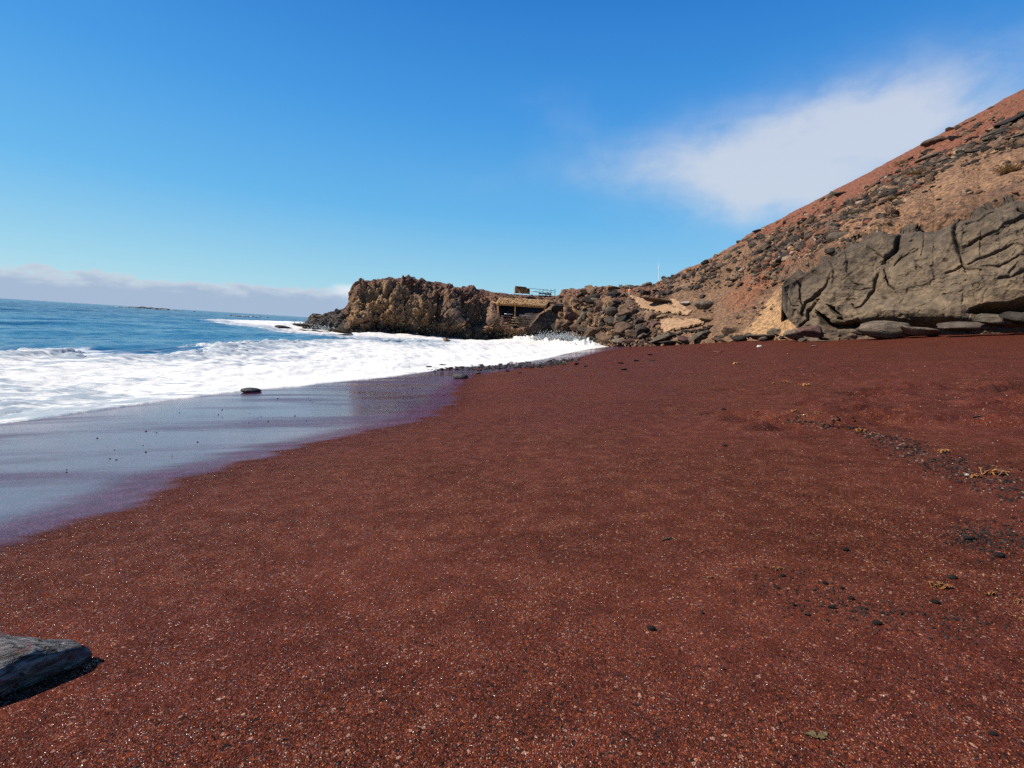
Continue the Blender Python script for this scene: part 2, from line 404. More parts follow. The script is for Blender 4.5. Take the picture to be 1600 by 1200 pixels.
# ================================================================== SEA
def sea_height(x, y):
    P = np.c_[x, y, np.zeros(len(x))]; r = np.hypot(x, y)
    # swell running in towards the beach (crests roughly along y)
    q = x * 0.86 - y * 0.30 + 3.0 * fbm(P * 0.035, 2, 3)
    z = 0.16 * np.sin(q * 0.42) * sstep(r, 18, 60) + 0.28 * fbm(np.c_[x * .16, y * .07, x * 0], 3, 9) * sstep(r, 20, 90)
    z += 0.15 * fbm(np.c_[x * .8, y * .32, x * 0], 4, 4, 0.55) * sstep(r, 8, 30)
    z += 0.7 * fbm(np.c_[x * .012, y * .02, x * 0], 3, 31) * sstep(r, 250, 900)
    return z + 0.02
# foamy areas, traced on the photograph and laid on the water plane
F_NEAR = [(-400, 560), (0, 548), (110, 546), (160, 552), (230, 552), (300, 549), (345, 541), (400, 536), (470, 533), (520, 531), (575, 533), (625, 538), (690, 534),
          (640, 530), (560, 527), (500, 523), (455, 517), (400, 511), (350, 504), (325, 499), (420, 501), (470, 503), (500, 506), (540, 508), (1000, 528), (1000, 600), (700, 700), (0, 800), (-400, 900)]
nearW = to_z(*zip(*F_NEAR), z=0.1); near_poly = [tuple(p[:2]) for p in nearW]
def build_sea():
    nr, nc = 620, 560
    r = np.geomspace(5.0, 16000, nr); th = np.radians(np.linspace(-125, 38, nc))
    rr, tt = np.meshgrid(r, th, indexing='ij')
    x = (rr * np.sin(tt)).ravel(); y = (rr * np.cos(tt)).ravel()
    z = sea_height(x, y)
    z -= (x * x + y * y) / (2 * 6.37e6) * 0.0
    sf = np.full(len(x), -60.0); nb_ = np.hypot(x, y) < 260
    sf[nb_] = sd_poly(x[nb_], y[nb_], near_poly)
    return mesh_np('sea', np.c_[x, y, z], grid_faces(nr, nc)[:, ::-1], True, {'foam': sf})
def sea_material():
    m, h, b = new_mat('sea_water')
    tc = h.n('ShaderNodeTexCoord').outputs['Object']
    sf = h.n('ShaderNodeAttribute', attribute_name='foam').outputs['Fac']
    dist = h.n('ShaderNodeVectorMath', operation='LENGTH', i0=tc).outputs['Value']
    big = h.noise(h.scale(tc, (1, .45, 1)), 0.028, 4, 0.55); st = h.noise(h.scale(tc, (1, .35, 1)), 0.25, 4, 0.6)
    deep = h.mr(dist, 28, 190)
    col = h.mix(deep, (.012, .085, .155), (.002, .016, .070))
    col = h.mix(h.mr(big, 0.42, 0.62, 0, 0.65), col, (.008, .075, .150))
    col = h.mix(h.mr(st, 0.5, 0.75, 0, 0.5), col, (.006, .036, .095))
    # lace of old foam near the surf and white caps farther out
    lace = h.n('ShaderNodeTexVoronoi', feature='DISTANCE_TO_EDGE'); h.put(lace.inputs['Vector'], h.scale(tc, (1, .5, 1))); lace.inputs['Scale'].default_value = 1.1
    ln = h.noise(h.scale(tc, (1, .4, 1)), 0.9, 6, 0.65, 0.6)
    edge = h.m('ADD', sf, h.m('MULTIPLY', h.m('SUBTRACT', ln, 0.5), 5.0))
    f1 = h.m('MULTIPLY', h.mr(edge, -3.2, 0.6), h.mr(h.m('SUBTRACT', ln, h.m('MULTIPLY', lace.outputs[0], 0.9)), 0.28, 0.52))
    f1 = h.m('MAXIMUM', f1, h.mr(edge, -0.1, 0.7))
    cap = h.noise(h.scale(tc, (1, .3, 1)), 0.16, 7, 0.68, 0.4)
    f2 = h.m('MULTIPLY', h.mr(cap, 0.70, 0.745), h.mr(dist, 45, 120))
    foam = h.m('MAXIMUM', f1, h.m('MULTIPLY', f2, 0.8), clamp=True)
    col = h.mix(foam, col, (.64, .65, .65))
    h.put(b.inputs['Base Color'], col)
    h.put(b.inputs['Roughness'], h.mr(foam, 0, 1, 0.16, 0.8, False)); b.inputs['IOR'].default_value = 1.333
    h.put(b.inputs['Specular IOR Level'], h.mr(dist, 20, 200, 0.32, 0.10))
    n1 = h.noise(h.scale(tc, (1, .5, 1)), 1.3, 6, 0.62); n2 = h.noise(h.scale(tc, (1, .4, 1)), 0.22, 4, 0.6); n3 = h.noise(h.scale(tc, (1, .3, 1)), 0.04, 3, 0.6)
    b1 = h.bump(n1, 0.10, 1.0); b2 = h.bump(n2, 0.7, 1.0, b1); b3 = h.bump(n3, 3.5, 1.0, b2)
    h.put(b.inputs['Normal'], b3)
    return m
M_SEA = sea_material()
sea = link('sea', build_sea(), M_SEA, kind='structure', label='blue ocean reaching to the horizon')

# ------------------------------------------------------------------ surf
def foam_material():
    m, h, b = new_mat('surf_foam')
    tc = h.n('ShaderNodeTexCoord').outputs['Object']
    n = h.noise(h.scale(tc, (1, .6, 1)), 1.6, 8, 0.66, 0.7); n2 = h.noise(tc, 9, 5, 0.6)
    th = h.n('ShaderNodeAttribute', attribute_name='thick').outputs['Fac']
    st = h.noise(h.scale(tc, (.55, 1.5, 1)), 1.5, 8, 0.68, 0.5)
    thin = h.m('MULTIPLY', h.mr(h.m('ADD', th, h.m('MULTIPLY', h.m('SUBTRACT', st, 0.5), 2.6)), 0.55, 0.15), 0.70)
    col = h.mix(thin, (.66, .625, .565), (.13, .19, .24))
    h.put(b.inputs['Base Color'], col); b.inputs['Roughness'].default_value = 0.55
    b.inputs['Specular IOR Level'].default_value = 0.3
    h.put(b.inputs['Normal'], h.bump(n, 0.07, 0.7, h.bump(n2, 0.006, 0.4)))
    return m
M_FOAM = foam_material()
SPRAY = [(822, 531, 91), (862, 531, 90), (890, 533, 84), (930, 538, 74)]
def build_foam():
    nr, nc = 560, 640
    r = np.geomspace(6.0, 200, nr); th = np.radians(np.linspace(-72, 16, nc))
    rr, tt = np.meshgrid(r, th, indexing='ij')
    x = (rr * np.sin(tt)).ravel(); y = (rr * np.cos(tt)).ravel()
    P = np.c_[x, y, np.zeros(len(x))]
    sh = sd_poly(x, y, foam_poly); sn = sd_poly(x, y, near_poly)
    ln = fbm(np.c_[x * 1.6, y * .8, x * 0], 5, 41, 0.6)
    e_sh = sh + 0.22 * fbm(P * 0.9, 4, 61)
    e_sn = sn + 3.4 * ln + 1.6 * fbm(np.c_[x * .3, y * .13, x * 0], 3, 77)
    far = sstep(rr.ravel(), 35, 60); e_sn = sn * (1 + .5 * far) + (3.4 - 2.0 * far) * ln + (1.6 - .9 * far) * fbm(np.c_[x * .3, y * .13, x * 0], 3, 77) + .8 * far
    cover = np.minimum(sstep(e_sh, 0.0, 0.28), sstep(e_sn, -0.8, 1.6))
    lump = 0.5 + 0.5 * fbm(np.c_[x * .9, y * .55, x * 0], 5, 51, 0.6)
    w1, w2, _ = worley(np.c_[x * 2.2, y * 1.3, x * 0], 71)
    bil = np.clip(1 - w1, 0, 1)
    h = 0.012 + (0.17 * lump ** 1.5 + 0.06 * bil * sstep(rr.ravel(), 6, 20)) * (.12 + .88 * sstep(sh, .1, 2.6))
    h += (.05 + .12 * fbm(P * .5, 4, 93)) * np.exp(-((e_sn - 1.6) / 1.3) ** 2) * sstep(sh, 4, 8) * sstep(rr.ravel(), 12, 18)
    # bigger heaps: breaking front some way out and against the rocks
    front = fbm(np.c_[x * .35, y * .12, x * 0], 4, 91)
    h += 0.12 * np.clip(front, 0, 1) * sstep(sh, 1.5, 6)
    sp = np.array([at_depth(a, b_, dd)[:2] for a, b_, dd in SPRAY])
    rock_d = seg_dist(x, y, [tuple(q) for q in sp])
    h += (0.25 + 1.5 * np.clip(fbm(P * 1.3, 5, 95, .65) + .2, 0, 1)) * np.exp(-(rock_d / 3.6) ** 2) * sstep(sh, 0.2, 4)
    base = np.maximum(sea_height(x, y), beach0(x, y) + 0.004)
    z = base - 0.10 + cover * (h + 0.10 - 0.0)
    z = np.where(cover <= 0, base - 0.25, z)
    tk = np.minimum(.72 + .28 * sstep(e_sh, 0.0, 0.5), .0 + 1.0 * sstep(e_sn, -2.0, 13))
    V = np.c_[x, y, z]; F = grid_faces(nr, nc)[:, ::-1]
    m = cover > 0
    fm = m[F].any(1); F = F[fm]
    used = np.zeros(len(V), bool); used[F.ravel()] = True; idx = np.cumsum(used) - 1
    return mesh_np('surf_foam', V[used], idx[F], True, {'thick': tk[used]})
foam = link('surf_foam', build_foam(), M_FOAM, kind='stuff', label='white churning surf foam washing onto the beach')

# ================================================================== LAND: headland and scree slope
LX = [430, 455, 480, 500, 540, 620, 700, 780, 862, 900, 950, 1000, 1050, 1100, 1150, 1230, 1300, 1400, 1500, 1600, 1750, 1950]
LD0 = [84, 83, 82, 82, 81, 84, 88, 95, 93, 88, 75, 66, 60, 55, 50, 43.5, 40, 37, 34, 32, 29, 26]
TX = [430, 455, 478, 490, 500, 515, 528, 538, 543, 547, 552, 557, 565, 590, 620, 640, 655, 680, 700, 720, 740, 760, 780, 800, 850, 872, 882, 900, 920, 950, 975, 1000, 1020, 1035, 1060, 1100, 1150, 1180, 1205, 1250, 1300, 1400, 1500, 1600, 1750, 1950]
TY = [526, 524, 502, 493, 494, 489, 487, 483, 476, 466, 452, 444, 441, 438, 437, 436, 438, 443, 448, 451, 454, 457, 458, 460, 462, 462, 456, 453, 450, 448, 449, 448, 445, 439, 427, 409, 382, 361, 350, 326, 300, 247, 193, 139, 58, -50]
DX = [430, 480, 540, 560, 620, 700, 800, 872, 950, 1000, 1035, 1100, 1180, 1300, 1450, 1600, 1950]
DT = [86, 86, 88, 90, 95, 100, 106, 106, 98, 94, 93, 88, 84, 83, 86, 90, 96]
BX = [430, 480, 540, 700, 800, 870, 930, 960, 1050, 1150, 1250, 1400, 1600, 1950]
BY = [528, 526, 530, 536, 540, 545, 550, 552, 548, 545, 545, 545, 540, 530]
# rock bluff top, used as a middle row for the slope behind it
KX = [1210, 1222, 1240, 1265, 1300, 1330, 1355, 1365, 1380, 1400, 1430, 1460, 1480, 1500, 1530, 1545, 1580, 1600, 1700, 1950]
KY = [500, 445, 430, 408, 390, 370, 361, 352, 347, 352, 347, 348, 338, 330, 327, 315, 302, 298, 264, 180]
def land_depth(X, Y):
    D0 = np.interp(X, LX, LD0); D1 = np.interp(X, DX, DT)
    yb = np.interp(X, BX, BY); yt = np.interp(X, TX, TY)
    v = np.clip((yb - Y) / (yb - yt), 0, 1)
    p = np.interp(X, [430, 540, 560, 850, 950, 1040, 1120], [1.6, 2.4, 3.2, 2.8, 1.8, 1.3, 1.0])
    D = 1 / (1 / D0 + (1 / D1 - 1 / D0) * v ** p)
    # behind the bluff the slope is steep and hidden, above it evens out
    yk = np.interp(X, KX, KY); vk = np.clip((yb - yk) / (yb - yt), 0.02, .98)
    Dk = D0 + np.interp(X, [1210, 1250, 1600, 1950], [0, 2.0, 4.5, 6])
    Da = 1 / (1 / D0 + (1 / Dk - 1 / D0) * np.clip(v / vk, 0, 1))
    Db = 1 / (1 / Dk + (1 / D1 - 1 / Dk) * np.clip((v - vk) / (1 - vk), 0, 1) ** 1.0)
    Dh = np.where(v < vk, Da, Db)
    k = sstep(X, 1195, 1290)
    return D * (1 - k) + Dh * k
HUT = [(779, 470), (857, 470), (861, 478), (842, 492), (828, 511), (806, 512), (796, 503), (784, 492)]
def land_grid():
    nc, nv = 1180, 230
    Xc = np.r_[np.linspace(430, 1650, 1080), np.linspace(1655, 1950, 100)]
    v = np.linspace(0, 1, nv)
    XX, vv = np.meshgrid(Xc, v, indexing='xy')
    yb = np.interp(XX, BX, BY); yt = np.interp(XX, TX, TY)
    YY = yb + (yt - yb) * vv
    D = land_depth(XX, YY)
    rec = sstep(sd_poly(XX.ravel(), YY.ravel(), HUT).reshape(XX.shape), -1.0, 2.0)
    D = D + rec * 5.5
    P = at_depth(XX, YY, D)
    # rows behind the skyline: the top runs back and drops away
    back = []
    for k, (dd, dz) in enumerate(((1.5, .1), (4, -.1), (9, -.8), (18, -3), (40, -14), (60, -45))):
        q = P[-1].copy(); dirn = np.c_[q[:, 0] * 0 + .15, np.ones(len(q)), np.zeros(len(q))]
        q = q + dirn * dd; q[:, 2] += dz * np.interp(Xc, [1000, 1100, 1950], [1.0, 0.6, 0.6])
        q[:, 2] = np.maximum(q[:, 2], -3) if k < 5 else np.minimum(q[:, 2], -3)
        back.append(q)
    P = np.concatenate([P, np.array(back)], 0)
    Xg = np.concatenate([XX, np.repeat(Xc[None], 6, 0)], 0); Yg = np.concatenate([YY, np.repeat(YY[-1:], 6, 0)], 0)
    rg = np.concatenate([rec, np.zeros((6, nc))], 0)
    return P, Xg, Yg, rg
def normals_of(P):
    du = np.gradient(P, axis=1); dv = np.gradient(P, axis=0)
    n = np.cross(du, dv); n /= np.linalg.norm(n, axis=-1, keepdims=True) + 1e-9
    flip = (n * (CAM - P)).sum(-1) < 0; n[flip] *= -1
    return n
def mixc(c, k, col): return c * (1 - k[:, None]) + np.asarray(col)[None] * k[:, None]
PATH1 = [(985, 463), (997, 465), (1012, 469), (1040, 477), (1062, 483), (1079, 489), (1074, 492), (1056, 489), (1036, 487), (1012, 484), (1000, 479), (994, 471)]
PATH1B = [(1046, 467), (1056, 468), (1064, 477), (1080, 487), (1078, 490), (1066, 487), (1052, 478)]
PATH2 = [(1031, 501), (1046, 499), (1062, 501), (1095, 498.5), (1098, 506), (1075, 511), (1055, 514), (1038, 519), (1033, 512)]
FAN = [(1222, 444), (1216, 470), (1224, 486), (1250, 506), (1252, 520), (1235, 528), (1175, 530), (1160, 520), (1180, 500), (1200, 470)]
PG, XG, YG, RG = land_grid()
NG = normals_of(PG)
def land_colour(P, X, Y):
    n = len(X); a = fbm(P * .35, 4, 101); b_ = fbm(P * .9, 4, 105); c_ = fbm(P * .12, 3, 109)
    hill = sstep(X, 1000, 1090)
    # headland: brown top, ochre left and middle, dark foot
    yt = np.interp(X, TX, TY); yb = np.interp(X, [430, 540, 700, 830, 950, 1050], [516, 521, 528, 530, 540, 540])
    hgt = np.clip((yb - Y) / (yb - yt + 1e-6), -.2, 1.05)
    col = np.tile(np.array([.105, .066, .048]), (n, 1))
    col = mixc(col, sstep(b_, -.1, .6) * .6, (.052, .036, .030)); col = mixc(col, sstep(a, .0, .5) * .6, (.19, .115, .070))
    col = mixc(col, sstep(hgt + .25 * a, .74, .98) * .75, (.105, .052, .038))
    oc = np.exp(-((X - 575) / 45) ** 2) * sstep(hgt, .3, .45) * sstep(hgt, 1.0, .7) + np.exp(-((X - 625) / 42) ** 2) * sstep(hgt, .18, .3) * sstep(hgt, .75, .45)
    oc += .7 * np.exp(-((X - 720) / 50) ** 2) * sstep(hgt, .08, .15) * sstep(hgt, .42, .25)
    oc += .6 * np.exp(-((X - 905) / 30) ** 2) * sstep(hgt, .3, .45) * sstep(hgt, 1.0, .6)
    col = mixc(col, np.clip(oc * (.85 + 2.2 * b_), 0, 1) * .80, (.25, .155, .085))
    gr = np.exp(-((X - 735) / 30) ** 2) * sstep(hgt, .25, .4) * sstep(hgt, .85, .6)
    col = mixc(col, np.clip(gr * 1.1, 0, 1), (.048, .046, .050))  # shadow right of the buttress, painted into the rock colour as dark grey
    col = mixc(col, sstep(hgt + .16 * a, .26, .10) * sstep(X, 960, 900), (.036, .033, .029))
    col = mixc(col, sstep(X, 545, 530) * .9, (.045, .042, .040))
    # hill: red skyline band, ochre middle, brown scree
    ths = np.interp(X, TX, TY)
    band = np.interp(X, [1000, 1180, 1250, 1400, 1600, 1950], [4, 12, 26, 44, 44, 40])
    hc = np.tile(np.array([.175, .102, .066]), (n, 1))
    gl = fbm(np.c_[P[:, 0] * .10, P[:, 1] * .55, P[:, 2] * .12], 4, 117, .6)
    hc = mixc(hc, sstep(gl, .05, .45) * .6, (.105, .066, .047)); hc = mixc(hc, sstep(-gl, .15, .5) * .4, (.26, .16, .10))
    hc = mixc(hc, sstep(b_ + .6 * a, -.1, .6) * .55, (.125, .070, .048))
    red = sstep((Y - ths) / band + .45 * a, 1.15, .75)
    hc = mixc(hc, red, (.20, .080, .048))
    r2 = sstep(seg_dist(X, Y, [(1150, 470), (1230, 390), (1330, 350)]) + 14 * b_, 26, 8)
    hc = mixc(hc, r2 * .75, (.210, .080, .046))
    tan = sstep(seg_dist(X, Y, [(1330, 365), (1450, 300), (1620, 245), (1900, 120)]) + 16 * a, 44, 14)
    hc = mixc(hc, tan * .65, (.27, .160, .098))
    hc = mixc(hc, sstep(X, 1210, 1120) * .4, (.20, .125, .080))
    hc = mixc(hc, sstep(sd_poly(X, Y, FAN) + 6 * b_, -4, 5), (.36, .225, .125))
    col = col * (1 - hill[:, None]) + hc * hill[:, None]
    col *= (1 + .28 * fbm(P * 2.6, 3, 113))[:, None]
    col = col * (1.12 * AK * np.array([1.0, 1.0, .90])) * (1 + .62 * (1 - hill))[:, None]
    return np.clip(col, .01, 1)
def build_land():
    P = PG.reshape(-1, 3); N = NG.reshape(-1, 3); X = XG.ravel(); Y = YG.ravel()
    head = sstep(X, 1080, 960)                     # 1 on the headland
    w1, w2, cid = worley(P * .42, 201); v1, v2, cid2 = worley(P * 1.05 + 5, 205)
    big = fbm(P * np.array([.13, .13, .10]), 3, 211)
    pw = P + .9 * np.c_[fbm(P * .5, 3, 207), fbm(P * .5, 3, 208), fbm(P * .5, 3, 209)]
    w1, w2, cid = worley(pw * np.array([.30, .30, .22]), 201); v1, v2, cid2 = worley(pw * .85 + 5, 205); u1, u2, cid3 = worley(P * 2.2 + 9, 206)
    d = head * (1.9 * big + 1.7 * (cid - .5) * sstep(w2 - w1, .0, .10) + .50 * (cid2 - .5) * sstep(v2 - v1, 0, .12) + .18 * (cid3 - .5) + .55 * fbm(P * .8, 5, 215, .62, True) - .45 * (1 - sstep(w2 - w1, .0, .10)) - .22 * (1 - sstep(v2 - v1, 0, .10)))
    cr = fbm(P * np.array([.40, .40, .10]), 4, 221, .55, True)
    d -= head * 1.5 * sstep(cr, .25, .75) * sstep(X, 1000, 900)
    g2 = fbm(P * np.array([.16, .16, .05]) + 3, 3, 227, .5, True); d -= head * 1.8 * sstep(g2, .35, .8) * sstep(X, 545, 580) * sstep(X, 960, 880)
    # big dark hollow to the left of the shelter and two gullies in the cliff
    for (px, py, rx, ry, dp) in ((752, 490, 18, 17, 5.0), (728, 478, 8, 18, 2.2), (592, 478, 16, 7, 2.2), (905, 492, 12, 10, 1.6), (866, 505, 8, 9, 2.0), (925, 472, 14, 9, 1.6), (690, 470, 6, 18, 1.0)):
        d -= dp * np.exp(-((X - px) / rx) ** 4 - ((Y - py) / ry) ** 4)
    # slanting overhanging crack on the ochre face
    for pl, dp, wd in (([(585, 486), (605, 495), (625, 503)], 1.6, 1.7), ([(548, 512), (575, 502), (592, 500)], 1.2, 1.6)):
        d -= dp * np.exp(-(seg_dist(X, Y, pl) / wd) ** 2)
    hill = 1 - head
    s1, s2, sc = worley(P * 1.5, 231)
    rubble = sstep(fbm(P * .22, 3, 235), -.25, .35)
    d += hill * (.45 * fbm(P * .3, 4, 241) + .30 * (.5 - s1) * rubble + .16 * (sc - .5) * rubble + .10 * fbm(P * 2.5, 3, 245))
    calm = np.zeros(len(X))
    for pl in (PATH1, PATH1B, PATH2, FAN):
        calm = np.maximum(calm, sstep(sd_poly(X, Y, pl), -5, 1))
    d *= 1 - .72 * head * sstep(Y - np.interp(X, TX, TY), 7, 0)
    d *= np.interp(X, [430, 535, 560, 860, 900, 1040, 1060], [.35, .55, 1, 1, .6, .5, 1])
    d *= 1 - .85 * sstep(sd_poly(X, Y, [(770, 462), (872, 462), (866, 500), (830, 514), (790, 510), (772, 490)]), -12, -1)
    d = d * (1 - .92 * calm) - .25 * calm * (np.abs(X - 1060) < 90)
    d *= (1 - .6 * RG.ravel())
    ysk = np.interp(X, TX, TY)
    d *= 1 - .55 * sstep(Y - ysk, 14, 2) * sstep(X, 1120, 1250)
    V = P + N * d[:, None]
    ct = np.interp(X, [1035, 1150, 1250, 1300, 1950], [533, 531, 528, 526, 520]); V[:, 2] -= np.clip(Y - ct, 0, 30) * .22 * sstep(X, 1000, 1040)
    col = land_colour(P, X, Y)
    cave = sstep(sd_poly(X, Y, HUT), 0, 3); col = mixc(col, cave, (.05, .04, .036))  # deep shade under the shelter roof put into the recess colour
    nr, nc = PG.shape[:2]; F = grid_faces(nr, nc)
    split = XG.ravel()
    m1 = split <= 1046; m2 = split >= 1044.6
    out = []
    for nm, mk in (('headland', m1), ('scree_slope', m2)):
        v_, f_, used = keep(V, F, mk); out.append((nm, mesh_np(nm, v_, f_, False, None, col[used])))
    return out
def rock_ground_material():
    m, h, b = new_mat('volcanic_rock')
    tc = h.n('ShaderNodeTexCoord').outputs['Object']
    c = h.n('ShaderNodeVertexColor', layer_name='Col').outputs[0]
    n = h.noise(tc, 3.2, 8, 0.66); n2 = h.noise(tc, 14, 5, 0.6)
    v = h.n('ShaderNodeTexVoronoi', i0=tc, in_Scale=3.4); sc = h.n('ShaderNodeSeparateColor', i0=v.outputs['Color'])
    k = h.mix(h.mr(n, 0.28, 0.72), (.45, .45, .47), (1.5, 1.42, 1.34))
    col = h.mix(1.0, c, k, 'MULTIPLY')
    col = h.mix(1.0, col, h.mix(sc.outputs[0], (.72, .72, .76), (1.28, 1.22, 1.15)), 'MULTIPLY')
    h.put(b.inputs['Base Color'], col); b.inputs['Roughness'].default_value = .93; b.inputs['Specular IOR Level'].default_value = .25
    h.put(b.inputs['Normal'], h.bump(n, .30, 1.0, h.bump(v.outputs['Distance'], .12, .9, h.bump(n2, .04, .8))))
    return m
M_GROUND = rock_ground_material()
labs = {'headland': 'craggy brown and ochre lava headland jutting into the sea', 'scree_slope': 'red and brown scree slope rising to the right'}
for nm, me in build_land(): link(nm, me, M_GROUND, kind='structure', label=labs[nm])

def land_point(X, Y):
    X = np.asarray(X, float); Y = np.asarray(Y, float)
    return at_depth(X, Y, land_depth(X, Y))

# ------------------------------------------------------------------ pale sandy paths
def simple_mat(name, base, var=.25, scale=8.0, rough=.9, bump=.02, spec=.2, tint=None):
    base = tuple(v * (AK + .06) for v in base)
    m, h, b = new_mat(name)
    tc = h.n('ShaderNodeTexCoord').outputs['Object']
    n = h.noise(tc, scale, 6, .62)
    lo = tuple(v * (1 - var) for v in base); hi = tuple(min(1, v * (1 + var)) for v in base)
    col = h.mix(h.mr(n, .3, .7), lo, tint or hi)
    h.put(b.inputs['Base Color'], col); b.inputs['Roughness'].default_value = rough; b.inputs['Specular IOR Level'].default_value = spec
    if bump: h.put(b.inputs['Normal'], h.bump(n, bump, .8))
    return m
M_PATH = simple_mat('pale_ochre_sand', (.29, .175, .098), .3, 2.2, .95, .12)
def path_mesh(name, poly, lift, step=1.0):
    xs = [p[0] for p in poly]; ys = [p[1] for p in poly]
    X, Y = np.meshgrid(np.arange(min(xs) - 2, max(xs) + 2, step), np.arange(min(ys) - 2, max(ys) + 2, step * .6))
    nr, nc = X.shape; x, y = X.ravel(), Y.ravel(); P = land_point(x, y)
    sd = sd_poly(x, y, poly) + 2.6 * fbm(P * .9, 4, 301)
    P[:, 1] -= lift * sstep(sd, -1.2, .8); P[:, 2] += .35 * lift * sstep(sd, -1.2, .8) + .06 * fbm(P * 1.4, 3, 305)
    F = grid_faces(nr, nc); v_, f_, _ = keep(P, F, sd > -1.2)
    return mesh_np(name, v_, f_, True)
link('sandy_path', path_mesh('sandy_path', PATH1, .45), M_PATH, kind='structure', label='pale sandy path climbing between the boulders')
link('sandy_path', path_mesh('sandy_path', PATH1B, .4), M_PATH, kind='structure', label='narrow sandy path coming down from the right')
link('sandy_terrace', path_mesh('sandy_terrace', PATH2, .6), M_PATH, kind='structure', label='pale sandy terrace above the dark retaining stones')

# ================================================================== GREY BLUFF
CRACKS = [  # polyline, depth m, half width px
    ([(1243, 428), (1246, 445), (1247, 462), (1252, 476), (1250, 488)], .75, 1.3),
    ([(1289, 438), (1285, 446), (1276, 454), (1265, 463), (1255, 470), (1252, 478)], 1.1, 1.6),
    ([(1266, 470), (1259, 482), (1258, 497), (1252, 503), (1246, 509)], .8, 1.4),
    ([(1407, 358), (1402, 376), (1398, 388), (1390, 396), (1382, 402)], 1.6, 2.6),
    ([(1377, 418), (1381, 430), (1387, 442), (1395, 452)], .8, 1.6),
    ([(1366, 425), (1361, 433), (1358, 450), (1350, 464), (1341, 477), (1333, 480), (1325, 470)], .85, 1.3),
    ([(1320, 380), (1322, 402), (1322, 424), (1330, 438), (1338, 441)], .35, 1.8),
    ([(1497, 338), (1491, 358), (1493, 380), (1500, 398), (1505, 414)], .9, 4.0),
    ([(1515, 382), (1540, 377), (1558, 368), (1572, 354), (1584, 350), (1600, 342), (1640, 330)], .9, 1.7),
    ([(1513, 414), (1540, 406), (1560, 396), (1582, 386), (1600, 390), (1640, 402)], .75, 1.6),
    ([(1478, 427), (1492, 422), (1504, 416), (1520, 422), (1535, 426)], .7, 1.3),
    ([(1535, 420), (1560, 419), (1578, 413), (1592, 405), (1640, 398)], .4, 1.2),
    ([(1444, 362), (1443, 385), (1440, 402)], .3, 1.4),
    ([(1396, 412), (1405, 402), (1420, 395), (1434, 391)], .35, 1.3),
    ([(1355, 384), (1364, 390), (1374, 396), (1382, 402)], .5, 1.4),
    ([(1330, 378), (1352, 368), (1365, 362)], .35, 1.8), ([(1510, 352), (1532, 348), (1552, 338)], .45, 2.0),
    ([(1534, 380), (1531, 395), (1534, 404)], .3, 1.0), ([(1226, 448), (1230, 462), (1236, 474), (1246, 474)], .4, 1.4),
    ([(1560, 440), (1580, 436), (1600, 428), (1650, 420)], .5, 2.6), ([(1322, 448), (1340, 450), (1356, 446)], .15, 1.0),
    ([(1290, 400), (1300, 420), (1297, 440)], .45, 1.8), ([(1590, 330), (1620, 336), (1660, 330)], .9, 3.0),
    ([(1700, 300), (1720, 360), (1700, 420)], .8, 2.5), ([(1640, 330), (1700, 350), (1800, 330)], .7, 2.0),
]
HOLES = [([(1268, 482), (1273, 485), (1289, 498), (1290, 506), (1283, 511), (1276, 506), (1271, 494)], 2.2),
         ([(1287, 474), (1296, 477), (1309, 490), (1311, 496), (1303, 495), (1293, 486)], 1.5),
         ([(1516, 483), (1540, 477), (1575, 473), (1600, 466), (1700, 450), (1800, 450), (1800, 470), (1600, 487), (1562, 495), (1540, 493), (1512, 489)], 4.2),
         ([(1280, 508), (1300, 503), (1330, 500), (1352, 504), (1350, 509), (1320, 512), (1288, 514)], 1.3)]
def bluff_depth(X, Y):
    base = np.interp(X, [1210, 1260, 1300, 1400, 1500, 1600, 1750, 1950], [41.5, 40, 38.2, 35, 32, 30, 27, 24])
    yk = np.interp(X, KX, KY)
    t = np.clip((520 - Y) / (520 - yk), 0, 1)
    return base + np.interp(X, [1210, 1300, 1600], [.8, 2.2, 3.8]) * t ** 1.6
